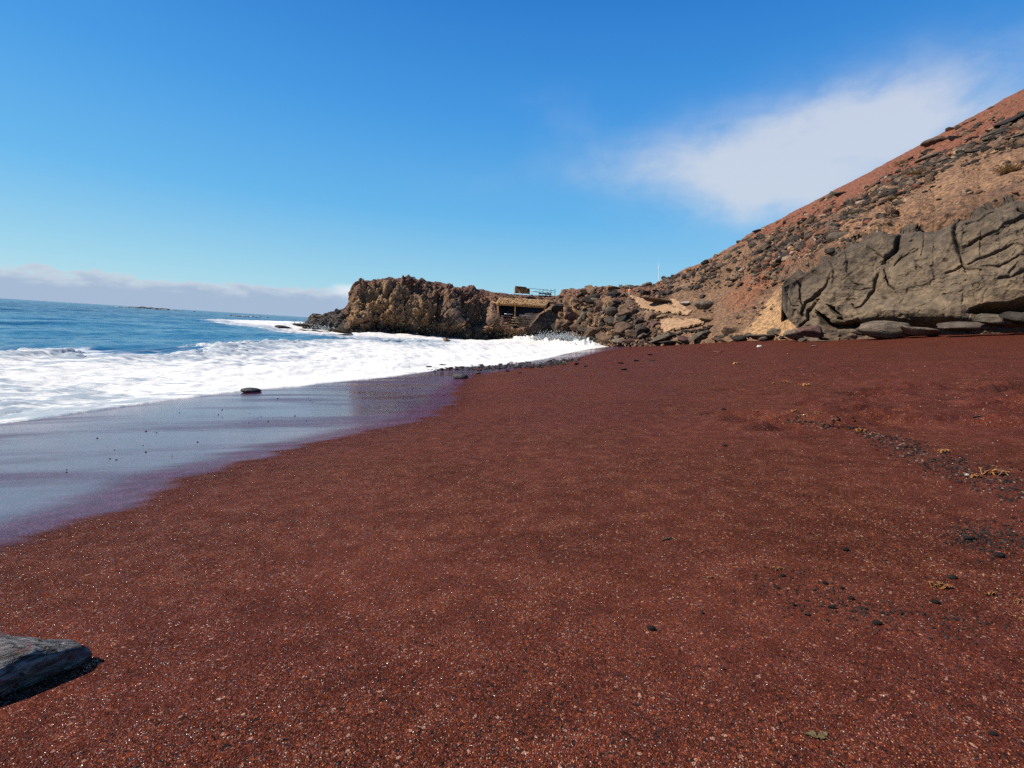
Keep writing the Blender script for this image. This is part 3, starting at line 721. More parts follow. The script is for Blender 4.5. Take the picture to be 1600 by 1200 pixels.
def build_bluff():
    Xc = np.r_[np.arange(1222, 1640, .85), np.arange(1642, 1950, 3.0)]
    nv = 330; v = np.linspace(0, 1, nv)
    XX, vv = np.meshgrid(Xc, v)
    yk = np.interp(XX, KX, KY); yb = np.interp(XX, [1215, 1223, 1232, 1246, 1258, 1280, 1600, 1950], [470, 484, 500, 514, 532, 548, 545, 535])
    YY = yb + (yk - yb) * vv
    yj = 3.5 * fbm(np.c_[XX[0] * .06, XX[0] * 0, XX[0] * 0], 4, 399, .6); YY = YY + yj[None] * sstep(vv, .7, 1)
    D = bluff_depth(XX, YY); P = at_depth(XX, YY, D)
    N = normals_of(P)
    x, y = XX.ravel(), YY.ravel(); p = P.reshape(-1, 3); n = N.reshape(-1, 3)
    wob = 3.0 * fbm(p * .9, 4, 401, .6); xw = x + wob; yw = y + 2.6 * fbm(p * .9, 4, 405, .6)
    pb = p + 1.1 * np.c_[fbm(p * .4, 3, 402), fbm(p * .4, 3, 403), fbm(p * .4, 3, 404)]
    d = 1.0 * fbm(p * np.array([.22, .22, .16]), 2, 411) + .20 * fbm(pb * np.array([.6, .6, .5]), 4, 415, .55) + .05 * fbm(p * 2.5, 4, 419, .6)
    d -= .18 * sstep(fbm(pb * np.array([.30, .30, .22]), 3, 423, .5, True), .55, .85)
    d += .045 * fbm(np.c_[p[:, 0] * .3, p[:, 1] * .3, p[:, 2] * 2.4 + .3 * p[:, 0]], 3, 421, .6, True)
    b1, b2, bc = worley(p * np.array([.33, .33, .42]) + .25 * fbm(p, 2, 431)[:, None], 433)
    d += .10 * np.minimum(b2 - b1, .35) / .35 + .22 * (bc - .5) * sstep(b2 - b1, 0, .25)
    n1_, n2_, _c = worley(p * np.array([.55, .55, .45]) + .55 * np.c_[fbm(p * .7, 4, 451), fbm(p * .7, 4, 452), fbm(p * .7, 4, 453)] * 1.6, 455)
    d -= .08 * np.exp(-((n2_ - n1_) / .04) ** 2) * sstep(fbm(p * .3, 2, 457), -.1, .3); d += .10 * (_c - .5) * sstep(n2_ - n1_, .02, .12)
    d -= .12 * sstep(vnoise(p * 2.2, 459), .55, .8)
    for pl, dp, wd in CRACKS:
        dp, wd = dp * .72, wd * .72
        sdp = seg_dist(xw, yw, pl); wl = wd * np.clip(.55 + .9 * fbm(p * .8, 3, 409), .18, 1.2)
        A, B = np.array(pl[0], float), np.array(pl[-1], float); q = B - A
        sg = np.zeros(len(xw)); best = np.full(len(xw), 1e9)          # which side of the crack
        for (x0, y0), (x1, y1) in zip(pl[:-1], pl[1:]):
            ds = seg_dist(xw, yw, [(x0, y0), (x1, y1)]); c_ = (x1 - x0) * (yw - y0) - (y1 - y0) * (xw - x0); nw = ds < best
            sg = np.where(nw, np.sign(c_), sg); best = np.minimum(best, ds)
        horiz = abs(q[0]) > abs(q[1]); up_side = sg * (-1 if q[0] > 0 else 1) if horiz else sg * (1 if q[1] > 0 else -1)
        d -= dp * np.exp(-np.abs(sdp / wl) ** 1.3)
        d += dp * .15 * up_side * np.exp(-sdp / (wd * 9)) * sstep(sdp, 0, 2)   # the block on one side stands proud
    for pl, dp in HOLES:
        d -= dp * sstep(sd_poly(xw, yw, pl), -1.2, 2.0)
    d -= .7 * sstep(y, 496, 512) * sstep(x, 1280, 1300)          # undercut foot
    d += .7 * np.exp(-((y - 488) / 16) ** 2) * sstep(x, 1300, 1360) * sstep(x, 1520, 1480)
    d += .9 * sstep(x, 1505, 1530) * sstep(y, 470, 440) * .6
    d += .05 * fbm(p * 6, 3, 461, .6); top = vv.ravel(); d *= 1 - .75 * sstep(top, .82, .98); d -= 1.1 * sstep(top, .9, 1.0) ** 2
    d = d * sstep(x, 1214, 1244) - .1
    V = (p + n * d[:, None]).reshape(nv, len(Xc), 3)
    lip = []
    for dd, dz in ((1.2, -.15), (3.0, -.8), (7, -3.5)):
        q = V[-1].copy(); q[:, 0] += dd * (q[:, 0] / q[:, 1] + .06); q[:, 1] += dd; q[:, 2] += dz; lip.append(q)
    V = np.concatenate([V, np.array(lip)], 0)
    side = V[:, :1] + np.array([4.4, 7.0, -.2])
    V = np.concatenate([side, V], 1)
    pad = np.r_[np.arange(nv), [nv - 1] * 3]
    XX = np.c_[XX[:, :1], XX][pad]; YY = np.c_[YY[:, :1], YY][pad]
    p = V.reshape(-1, 3); x, y = XX.ravel(), YY.ravel()
    a = fbm(p * .3, 4, 441); b_ = fbm(p * 1.2, 4, 445); s_ = fbm(np.c_[p[:, 0] * .25, p[:, 1] * .25, p[:, 2] * 1.3], 4, 447)
    col = np.tile(np.array([.172, .130, .090]), (len(x), 1))
    col = mixc(col, sstep(a, -.15, .45) * .6, (.118, .088, .062))
    col = mixc(col, sstep(s_, .05, .5) * .45, (.225, .165, .11))
    yk = np.interp(x, KX, KY)
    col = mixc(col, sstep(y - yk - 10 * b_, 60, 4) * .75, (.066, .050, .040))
    col = mixc(col, sstep(b_, .2, .6) * .30, (.21, .17, .13))
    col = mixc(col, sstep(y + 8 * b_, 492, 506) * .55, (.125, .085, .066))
    col = mixc(col, np.exp(-(seg_dist(x, y, [(1500, 490), (1530, 476), (1600, 462)]) / 7) ** 2) * .5, (.20, .12, .075))
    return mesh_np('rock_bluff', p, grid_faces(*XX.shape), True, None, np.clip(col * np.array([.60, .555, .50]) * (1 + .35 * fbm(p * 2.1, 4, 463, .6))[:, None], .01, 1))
def bluff_material():
    m, h, b = new_mat('grey_bluff_rock')
    tc = h.n('ShaderNodeTexCoord').outputs['Object']
    c = h.n('ShaderNodeVertexColor', layer_name='Col').outputs[0]
    n = h.noise(tc, 1.6, 8, 0.62, .4); n2 = h.noise(tc, 9, 6, 0.6); n3 = h.noise(h.scale(tc, (.5, .5, 2.2)), 1.4, 6, .6, .5)
    col = h.mix(1.0, c, h.mix(h.mr(n, .3, .7), (.58, .57, .58), (1.36, 1.32, 1.26)), 'MULTIPLY')
    col = h.mix(1.0, col, h.mix(h.mr(n2, .3, .7), (.80, .86, .87), (1.14, 1.13, 1.1)), 'MULTIPLY')
    col = h.mix(h.mr(n3, .58, .72, 0, .35), col, h.mix(1.0, col, (.62, .56, .54), 'MULTIPLY'))
    h.put(b.inputs['Base Color'], col); b.inputs['Roughness'].default_value = .82; b.inputs['Specular IOR Level'].default_value = .35
    h.put(b.inputs['Normal'], h.bump(n, .16, .8, h.bump(n3, .06, .6, h.bump(n2, .03, .8))))
    return m
link('rock_bluff', build_bluff(), bluff_material(), kind='structure', label='massive smooth grey bluff split by curved cracks')

# ================================================================== ROCK SHAPES
def ico(sub):
    import bmesh
    bm = bmesh.new(); bmesh.ops.create_icosphere(bm, subdivisions=sub, radius=1)
    V = np.array([v.co[:] for v in bm.verts]); F = np.array([[v.index for v in f.verts] for f in bm.faces]); bm.free()
    return V, F
ICO = {k: ico(k) for k in (1, 2, 3, 4)}
def rock_shape(seed, sub=3, chops=9, rough=.16, squash=(1, .8, .62), round_=False):
    rs = np.random.default_rng(seed); V, F = ICO[sub]; V = V.copy()
    if not round_:
        for _ in range(chops):
            n = rs.normal(size=3); n /= np.linalg.norm(n); c = rs.uniform(.34, .74)
            dd = V @ n - c; V -= np.outer(np.clip(dd, 0, None), n)
    o = rs.uniform(0, 50, 3)
    V = V * (1 + rough * fbm(V * 1.7 + o, 4, seed % 97, .55))[:, None]
    V = V * np.array(squash); V /= np.abs(V).max(0).mean()
    return V, F
def rock_mesh(name, seed, sub=3, smooth=False, **kw):
    V, F = rock_shape(seed, sub, **kw); return mesh_np(name, V, F, smooth)
def rock_mat(name, base, tint=None, rough=.95, spec=.15, bump=.35, scale=2.4, coat=0.0):
    base = tuple(v * AK for v in base)
    m, h, b = new_mat(name)
    tc = h.n('ShaderNodeTexCoord').outputs['Object']; oi = h.n('ShaderNodeObjectInfo').outputs['Random']
    off = h.n('ShaderNodeVectorMath', operation='ADD'); h.put(off.inputs[0], tc)
    cx = h.n('ShaderNodeCombineXYZ', i0=h.m('MULTIPLY', oi, 37.0), i1=h.m('MULTIPLY', oi, 11.0)); h.put(off.inputs[1], cx.outputs[0])
    n = h.noise(off.outputs[0], scale, 8, .64); n2 = h.noise(off.outputs[0], scale * 5, 5, .6)
    col = h.mix(h.mr(n, .32, .68), tuple(v * .6 for v in base), tint or tuple(min(1, v * 1.45) for v in base))
    col = h.mix(1.0, col, h.mix(oi, (.72, .72, .74), (1.3, 1.27, 1.22)), 'MULTIPLY')
    col = h.mix(1.0, col, h.mix(h.mr(n2, .3, .7), (.82, .82, .84), (1.16, 1.15, 1.12)), 'MULTIPLY')
    h.put(b.inputs['Base Color'], col); b.inputs['Roughness'].default_value = rough; b.inputs['Specular IOR Level'].default_value = spec
    if coat: b.inputs['Coat Weight'].default_value = coat; b.inputs['Coat Roughness'].default_value = .12
    h.put(b.inputs['Normal'], h.bump(n, bump * .5, .8, h.bump(n2, bump * .12, .8)))
    return m
RM = {'dark': rock_mat('dark_basalt', (.036, .030, .026)), 'brown': rock_mat('brown_lava', (.110, .070, .047)),
      'grey': rock_mat('grey_lava', (.128, .100, .076)), 'tan': rock_mat('ochre_rock', (.24, .16, .095)),
      'red': rock_mat('red_scoria', (.17, .062, .048)), 'pale': rock_mat('pale_stone', (.42, .36, .31)),
      'maroon': rock_mat('maroon_lava', (.105, .058, .050)), 'olive': rock_mat('olive_grey_lava', (.080, .065, .048)),
      'wet': rock_mat('wet_dark_stone', (.045, .042, .040), rough=.5, spec=.3, coat=0, bump=.12),
      'white': rock_mat('white_stone', (.70, .67, .62))}
MESHES = {}
def rock_variant(kind, shape, i):
    k = (kind, shape, i)
    if k not in MESHES:
        if shape == 'block': me = rock_mesh('boulder', 500 + i, 3, chops=13, rough=.09, squash=(1, .85, .75))
        elif shape == 'slab': me = rock_mesh('slab', 540 + i, 3, chops=9, rough=.12, squash=(1, .75, .42))
        elif shape == 'round': me = rock_mesh('boulder', 580 + i, 3, True, rough=.20, squash=(1, .85, .78), chops=5)
        elif shape == 'small': me = rock_mesh('stone', 620 + i, 2, chops=9, rough=.12, squash=(1, .8, .6))
        elif shape == 'pebble': me = rock_mesh('pebble', 660 + i, 2, True, rough=.12, squash=(1, .8, .55), round_=True)
        me.materials.append(RM[kind]); MESHES[k] = me
    return MESHES[k]
SHW = {'block': 'blocky', 'slab': 'flat', 'round': 'rounded', 'pebble': 'rounded'}
def sizew(v, a, b): return 'small' if v < a else ('medium' if v < b else 'large')
ORD = ['first', 'second', 'third', 'fourth', 'fifth', 'sixth', 'seventh', 'eighth', 'ninth', 'tenth', 'eleventh', 'twelfth', 'thirteenth', 'fourteenth', 'fifteenth', 'sixteenth', 'seventeenth',
       'eighteenth', 'nineteenth', 'twentieth', 'twenty first', 'twenty second', 'twenty third', 'twenty fourth', 'twenty fifth', 'twenty sixth', 'twenty seventh', 'twenty eighth', 'twenty ninth', 'thirtieth',
       'thirty first', 'thirty second', 'thirty third', 'last']
def pick(v, edges, names):
    for e, n in zip(edges, names):
        if v < e: return n
    return names[-1]
def put_rock(name, kind, shape, pos, size, rot, label, cat, group=None):
    o = bpy.data.objects.new(name, rock_variant(kind, shape, random.randrange(6)))
    S.collection.objects.link(o); o.location = tuple(pos); o.scale = size; o.rotation_euler = rot
    tag(o, label, cat, group); return o

# ------------------------------------------------------------------ named boulders (centre and size as seen in the photograph)
# X, Y, width px, height px, kind, shape, label, roll
NAMED = [
 (980, 488, 36, 21, 'brown', 'block', 'largest rough reddish brown boulder midway up the rock pile below the walker', .05),
 (953, 490, 21, 20, 'grey', 'round', 'rounded grey brown boulder left of the big reddish brown one', 0),
 (1000, 503, 19, 13, 'dark', 'block', 'dark jagged boulder under the foot of the sandy path', .1),
 (1002, 519, 22, 24, 'dark', 'block', 'tall black block with vertical ribs standing at the edge of the sand', 0),
 (984, 534, 22, 11, 'maroon', 'slab', 'flat maroon boulder lying at the sand edge beside the black block', .05),
 (977, 516, 28, 25, 'brown', 'block', 'big brown angular boulder left of the tall black block', -.1),
 (958, 505, 22, 17, 'olive', 'block', 'olive brown boulder in the middle of the rock pile', .2),
 (1019, 496, 17, 22, 'brown', 'block', 'narrow brown boulder between rock pile and sandy terrace', .3),
 (1024, 508, 16, 14, 'maroon', 'block', 'reddish boulder at the left corner of the sandy terrace', 0),
 (1034, 528, 34, 16, 'olive', 'slab', 'slanted olive grey slab leaning below the sandy terrace', -.42),
 (1046, 536, 26, 9, 'dark', 'slab', 'low black slab flat on the sand beneath the slanted slab', 0),
 (1093, 526, 27, 16, 'olive', 'slab', 'grey slab tilted to the left in the row of rocks at the beach', -.35),
 (1097, 481, 26, 22, 'grey', 'round', 'large smooth grey round boulder standing alone right of the sandy path', 0),
 (1037, 494, 18, 10, 'tan', 'slab', 'ochre boulder between the path and the terrace', -.3),
 (1031, 471, 50, 12, 'brown', 'slab', 'long low brown outcrop right above the sandy path', .12),
 (1071, 474, 13, 9, 'pale', 'slab', 'pale grey stones on the slope left of the round boulder', 0),
 (970, 473, 13, 8, 'red', 'block', 'bright red scoria rock just below the walker', 0),
 (925, 467, 28, 22, 'dark', 'block', 'black block high on the rock pile left of the walker', 0),
 (956, 451, 20, 11, 'tan', 'block', 'ochre boulder on the skyline left of the walker', 0),
 (972, 450, 14, 9, 'grey', 'block', 'grey boulder on the skyline directly left of the walker', .2),
 (993, 450, 18, 8, 'brown', 'slab', 'brown boulder on the skyline directly right of the walker', .1),
 (1013, 446, 11, 9, 'olive', 'round', 'small dark boulder on the skyline left of the mast', 0),
 (1214, 521, 40, 22, 'olive', 'block', 'big dark grey wedge boulder at the foot of the ochre sand fan', -.25),
 (1241, 525, 30, 20, 'grey', 'round', 'grey boulder against the left foot of the bluff', .1),
 (1182, 527, 32, 14, 'grey', 'slab', 'low grey boulder left of the wedge boulder', -.1),
 (1142, 518, 26, 14, 'brown', 'block', 'brown boulder in the beach row below the scree', .2),
 (1152, 529, 17, 11, 'dark', 'round', 'dark rounded boulder with a black shaded side in the beach row', 0),
 (1122, 530, 26, 11, 'brown', 'slab', 'low brown rock between tilted grey slab and dark rounded boulder', 0),
 (1070, 532, 24, 12, 'maroon', 'block', 'reddish brown rock right of the low black slab', .1),
 (925, 520, 24, 18, 'brown', 'block', 'brown boulder washed by foam at the end of the surf', 0),
 (946, 529, 26, 18, 'brown', 'block', 'brown boulder at the last tongue of the surf', .1),
 (963, 532, 16, 13, 'dark', 'block', 'small dark boulder beside the last tongue of the surf', 0),
 (1105, 500, 18, 9, 'tan', 'slab', 'pale flat stone at the right end of the sandy terrace', .05),
 (1387, 516, 60, 26, 'grey', 'round', 'broad smooth grey brown boulder below the middle of the bluff', 0),
 (1430, 518, 44, 20, 'grey', 'slab', 'smooth low slab right of the broad boulder under the bluff', .05),
 (1495, 512, 70, 22, 'grey', 'slab', 'long grey ledge in front of the bluff cave', -.06),
 (1348, 520, 30, 10, 'dark', 'slab', 'small dark rock left of the broad boulder under the bluff', 0),
 (1268, 520, 34, 20, 'maroon', 'round', 'pitted reddish rock under the left leg of the bluff', 0),
 (1560, 500, 60, 22, 'olive', 'block', 'dark block lying in the cave mouth of the bluff', -.1),
 (1600, 498, 50, 22, 'dark', 'block', 'dark rock at the right frame edge under the cave', 0),
]
def place_on(X, Y, wpx, hpx, bl=False):
    # rocks on the beach stand on the sand, those higher up on the slope
    L = land_point(X, Y); foot = to_beach(X, Y + hpx * .45)[0]
    if bl: return at_depth(X, Y, bluff_depth(np.float64(X), np.float64(Y)) - 1.2)
    if X > 930 and Y + hpx * .5 > 530 and foot[1] < L[1]: return at_depth(X, Y, foot[1] + .4 * wpx * foot[1] / 800)
    return L
for (X, Y, wp, hp, kd, shp, lab, rl) in NAMED:
    P = place_on(X, Y, wp, hp, bl=(X > 1255)); D = P[1]
    sx = wp * D / 800 * .60; sz = hp * D / 800 * (.62 if shp != 'slab' else .72)
    if X < 1255: P = P + np.array([0, -.45 * sx, 0])
    put_rock('boulder', kd, shp, P, (sx, min(sx, max(sz, sx * .6)), sz), (0, rl, random.uniform(-.4, .4)), lab, 'boulder')

# rocks standing in the sea
for (X, Y, wp, hp, kd, shp, lab) in [
  (437, 511, 22, 8, 'dark', 'slab', 'low black rock in the foam farthest from the headland tip'),
  (450, 512.5, 9, 4, 'dark', 'slab', 'tiny black rock right of the low one in the foam'),
  (474, 508, 22, 8, 'dark', 'slab', 'dark jagged rock at the outer end of the headland reef'),
  (492, 511, 24, 9, 'olive', 'slab', 'dark reef rock second from the outer end'),
  (531, 518, 28, 9, 'brown', 'slab', 'brown rock in the foam at the foot of the headland tip'),
  (528, 487, 8, 10, 'dark', 'block', 'small upright rock standing on the low reef'),
  (503, 494, 16, 7, 'olive', 'slab', 'low grey rock on the skyline of the reef'),
  (697, 531, 12, 8, 'tan', 'block', 'small ochre rock in the foam under the cliff'),
  (837, 529, 28, 11, 'dark', 'round', 'dark grey rounded rock breaking the foam below the thatched shelter'),
  (898, 536, 9, 4, 'brown', 'slab', 'small rock poking through the surf near the pile')]:
    D = (CAM[2] - .25) * 800 / max(Y + hp * .4 - horizon(X), 3) if Y > 500 else 82
    D = min(D, 95 if X > 700 else 80); P = at_depth(X, Y, D)
    put_rock('sea_rock', kd, shp, P, (wp * D / 800 * .55, wp * D / 800 * .5, hp * D / 800 * .62), (0, random.uniform(-.1, .1), random.uniform(0, .5)), lab, 'rock')
# islets near the horizon
def islet(X, Y, wp, hp, D, lab):
    P = at_depth(X, Y, D); V = []; F = []; n = 0
    rs = np.random.default_rng(int(X)); k = 7
    for i in range(k):
        v, f = rock_shape(int(X) + i, 2, squash=(1, .8, .5)); s_ = wp * D / 800 / k * rs.uniform(.8, 1.4)
        hh = hp * D / 800 * rs.uniform(.45, 1.0) * (1 - .6 * abs(i - 2.5) / 4)
        V.append(v * np.array([s_, s_ * .8, hh]) + np.array([(i - k / 2 + .5) * wp * D / 800 / k, rs.uniform(-3, 3), 0])); F.append(f + n); n += len(v)
    o = link('islet', mesh_np('islet', np.concatenate(V), np.concatenate(F)), RM['dark'], label=lab, cat='islet')
    o.location = (P[0], P[1], .4)
islet(232, 482, 50, 6, 700, 'low black rocky islet on the horizon at the left')
islet(372, 496, 16, 3, 300, 'tiny black reef awash in the open sea beyond the white water')
# white water round the islets
def ring(X, Y, wp, D, seed, lab):
    P = at_depth(X, Y, D); n = 90; rs = np.random.default_rng(seed); V = []; F = []; c = 0
    for i in range(n):
        v, f = ICO[1]; s_ = D / 800 * rs.uniform(.6, 2.2)
        V.append(v * np.array([s_ * 1.8, s_, s_ * .30]) + np.array([P[0] + rs.normal() * wp * D / 2400, P[1] + rs.normal() * 4, .35 + rs.uniform(0, .2)])); F.append(f + c); c += len(v)
    link('white_water', mesh_np('white_water', np.concatenate(V), np.concatenate(F), True), M_FOAM, kind='stuff', label=lab)
ring(262, 485, 36, 690, 3, 'white water breaking beside the black islet'); ring(383, 497, 30, 296, 4, 'white water on the tiny reef')
ring(205, 482, 30, 690, 5, 'white water left of the black islet')

# ------------------------------------------------------------------ boulders of the slope
def band_density(X, Y):
    ths = np.interp(X, TX, TY); d = np.zeros(len(X)); depth = Y - ths
    d += 1.0 * np.exp(-((depth - 16) / 22) ** 2) * sstep(X, 1030, 1050) * sstep(X, 1230, 1170)
    mid = np.interp(X, [1180, 1260, 1340, 1420, 1500, 1600], [400, 365, 325, 285, 245, 212])
    d += .85 * np.exp(-((Y - mid) / 24) ** 2) * sstep(X, 1160, 1200)
    d += .35 * np.exp(-((Y - (mid + 35)) / 26) ** 2) * sstep(X, 1160, 1200) * sstep(X, 1420, 1300)
    d += .05
    d *= (depth > 2)
    for pl in (PATH1, PATH1B, PATH2): d *= sd_poly(X, Y, pl) < -4
    d *= 1 - .85 * sstep(sd_poly(X, Y, FAN), -6, 2)
    return d
def sample(n, fn, box, rs):
    out = []
    while len(out) < n:
        X = rs.uniform(box[0], box[1], 4000); Y = rs.uniform(box[2], box[3], 4000); dn = fn(X, Y)
        ok = rs.uniform(0, 1.05, 4000) < dn
        out += list(zip(X[ok], Y[ok]))
    return np.array(out[:n])
def on_hill(X, Y):
    yk = np.where(X > 1215, np.interp(X, KX, KY), 9999); ths = np.interp(X, TX, TY)
    return (Y > ths + 1) & (Y < np.minimum(yk + 2, 536)) & (X > 1040)
rs = np.random.default_rng(42)
pts = sample(160, lambda X, Y: band_density(X, Y) * on_hill(X, Y) * 1.6, (1040, 1640, 130, 530), rs)
sizes = np.sort(rs.pareto(2.4, len(pts)) * 3.2 + 5.0)[::-1]; sizes = np.clip(sizes * 1.6, 8, 30)
LBL = {1: ('boulder on the upper left skyline of the scree slope', 'boulders crowning the left part of the scree slope'),
       2: ('boulder in the dark rubble band crossing the scree slope', 'boulders in the rubble band across the slope'),
       3: ('boulder scattered on the loose lower scree above the beach', 'loose boulders of the lower scree')}
KN = {'dark': 'dark basalt', 'brown': 'brown lava', 'grey': 'grey lava', 'tan': 'ochre', 'olive': 'olive grey', 'red': 'red scoria'}
for (X, Y), s_ in zip(pts, sizes):
    P = land_point(X, Y); D = P[1]; dep = Y - np.interp(X, TX, TY)
    zone = 1 if (X < 1200 and dep < 50) else (2 if X >= 1180 and dep < 130 else 3)
    kd = rs.choice(['dark', 'brown', 'grey', 'olive', 'tan'], p=[.22, .30, .26, .12, .10] if zone == 1 else ([.40, .24, .14, .12, .10] if zone == 2 else [.15, .4, .2, .1, .15]))
    sz = s_ * D / 800 * .55
    nm, gr = LBL[zone]
    shp = rs.choice(['block', 'block', 'slab', 'round'])
    lab = '%s %s %s boulder %s, %s' % (sizew(s_, 8, 12), SHW[shp], KN[kd],
        pick(dep, [14, 35, 70, 120], ['on the skyline', 'below the skyline', 'in the upper scree', 'halfway down the scree', 'low on the scree']),
        pick(X, [1075, 1110, 1150, 1200, 1250, 1300, 1350, 1400, 1450, 1500, 1560], ['nearest the mast', 'above the sandy path', 'above the round boulder', 'where the red slope starts', 'over the ochre sand fan', 'over the bluff left tip', 'over the bluff left part',
             'over the bluff middle', 'right of the bluff middle', 'over the bluff right part', 'left of the black ledge', 'by the right frame edge']))
    put_rock('boulder', kd, shp, P + np.array([0, -.2, 0]), (sz, sz * .85, sz * rs.uniform(.55, .95)),
             (rs.uniform(-.4, .4), rs.uniform(-.5, .3), rs.uniform(0, 6.3)), lab, 'boulder', gr)

def scatter_mesh(name, P, size, cols, seed, sub=1, squash=.6, nvar=8, smooth=False, chops=6):
    rs = np.random.default_rng(seed); shapes = [rock_shape(700 + seed + i, sub, chops=chops, rough=.15, squash=(1, .8, squash)) for i in range(nvar)]
    V = []; F = []; C = []; n = 0
    which = rs.integers(0, nvar, len(P))
    for k in range(nvar):
        idx = np.where(which == k)[0]; v, f = shapes[k]; m = len(idx)
        if m == 0: continue
        a = rs.uniform(0, 2 * math.pi, m); b_ = rs.normal(0, .35, m)
        ca, sa, cb, sb = np.cos(a), np.sin(a), np.cos(b_), np.sin(b_)
        x = v[:, 0][None] * ca[:, None] - v[:, 1][None] * sa[:, None]; y = v[:, 0][None] * sa[:, None] + v[:, 1][None] * ca[:, None]
        z = np.repeat(v[:, 2][None], m, 0); x2 = x * cb[:, None] + z * sb[:, None]; z2 = -x * sb[:, None] + z * cb[:, None]
        vv = np.stack([x2, y, z2], -1) * size[idx][:, None, None] + P[idx][:, None]
        V.append(vv.reshape(-1, 3)); F.append((f[None] + (np.arange(m) * len(v))[:, None, None]).reshape(-1, 3) + n); n += m * len(v)
        C.append(np.repeat(cols[idx], len(v), 0))
    return mesh_np(name, np.concatenate(V), np.concatenate(F), smooth, None, np.concatenate(C))
PAL = .82 * AK * np.array([(.055, .044, .036), (.15, .092, .058), (.17, .13, .095), (.34, .21, .12), (.22, .085, .05), (.50, .37, .27), (.095, .070, .052)])
def small_hill(n, seed):
    rs = np.random.default_rng(seed)
    p = sample(n, lambda X, Y: np.clip(band_density(X, Y) * 1.1 + .12 * (fbm(land_point(X, Y) * .25, 2, 7) > .0), 0, 1) * on_hill(X, Y) * (.22 + .9 * sstep(fbm(land_point(X, Y) * np.array([.16, .22, .16]), 3, 19), -.15, .25)), (1040, 1900, 60, 535), rs)
    P = land_point(p[:, 0], p[:, 1]); D = P[:, 1]; px = np.clip(rs.pareto(1.9, n) * 1.8 + 1.3, 1.3, 13)
    dn = band_density(p[:, 0], p[:, 1]); px *= .75 + .45 * np.clip(dn, 0, 1)
    dark = np.clip(dn, 0, 1) * .75
    u = rs.uniform(0, 1, n); k = rs.choice(7, n, p=[.10, .28, .16, .18, .12, .07, .09]); k = np.where(u < dark, rs.choice([0, 6, 0, 2], n), k)
    cols = PAL[k] * rs.uniform(.75, 1.25, n)[:, None]
    P[:, 1] -= .1
    return scatter_mesh('scree_rubble', P, px * D / 800 * .55, cols, seed)
link('scree_rubble', small_hill(13000, 3), M_GROUND, kind='stuff', label='loose stones and rubble covering the scree slope')

# lava lumps on the headland
def head_rubble():
    rs = np.random.default_rng(9); n = 5200
    def fn(X, Y):
        yt = np.interp(X, TX, TY); yb = np.interp(X, [430, 540, 700, 830, 950, 1050], [516, 521, 528, 530, 540, 540])
        ok = (Y > yt) & (Y < yb)
        top = np.exp(-((Y - yt - 3) / 6) ** 2)
        pile = sstep(X, 870, 930) * .9
        foot = .35 * sstep(Y, yb - 22, yb - 4)
        return ok * np.clip(.16 + top * .9 + pile + foot, 0, 1) * (sd_poly(X, Y, HUT) < -2) * (sd_poly(X, Y, PATH1) < -3)
    p = sample(n, fn, (470, 1050, 430, 540), rs); P = land_point(p[:, 0], p[:, 1]); D = P[:, 1]
    X, Y = p[:, 0], p[:, 1]
    px = np.clip(rs.pareto(2.6, n) * 1.2 + 1.2, 1.2, 6) * (1 + .7 * sstep(X, 900, 960))
    cols = land_colour(P, X, Y) * rs.uniform(.55, 1.35, n)[:, None]
    k = rs.uniform(0, 1, n) < .25; cols[k] = np.array([.045, .038, .036]) * rs.uniform(.7, 1.3, k.sum())[:, None]
    P[:, 1] -= .1
    return scatter_mesh('lava_rubble', P, px * D / 800 * .45, cols, 21, sub=2, squash=.8)
link('lava_rubble', head_rubble(), M_GROUND, kind='stuff', label='jagged lava lumps all over the headland')
# single boulders of the rock pile
for _ in range(95):
    X = rs.uniform(870, 1040); yb = np.interp(X, [870, 940, 1040], [524, 536, 520]); Y = rs.uniform(np.interp(X, TX, TY) + 3, yb)
    if max(sd_poly(np.float64(X), np.float64(Y), q) for q in (PATH1, PATH2, HUT)) > -5: continue
    P = land_point(X, Y); s_ = (7 + 17 * rs.uniform() ** 1.5) * P[1] / 800 * .55
    kd = rs.choice(['dark', 'brown', 'grey', 'olive', 'maroon', 'tan'], p=[.16, .36, .12, .18, .10, .08])
    KN['maroon'] = 'maroon lava'
    shp = rs.choice(['block', 'block', 'slab'])
    lab = '%s %s %s boulder %s of the pile, %s' % (sizew(s_ * 800 / P[1] / .55, 10.5, 15), SHW[shp], KN[kd],
        pick(Y, [470, 488, 506], ['near the top', 'in the upper part', 'in the lower part', 'at the foot']),
        pick(X, [895, 915, 935, 955, 975, 995, 1015], ['nearest the shelter', 'above the surf spray', 'over the surf tip', 'left of centre', 'at the centre', 'right of centre', 'below the path start', 'beside the terrace']))
    put_rock('boulder', kd, shp, P + np.array([0, -.9, 0]), (s_, s_ * .9, s_ * rs.uniform(.7, 1)),
             (rs.uniform(-.4, .4), rs.uniform(-.4, .4), rs.uniform(0, 6.3)), lab, 'boulder', 'boulders of the rock pile at the end of the beach')
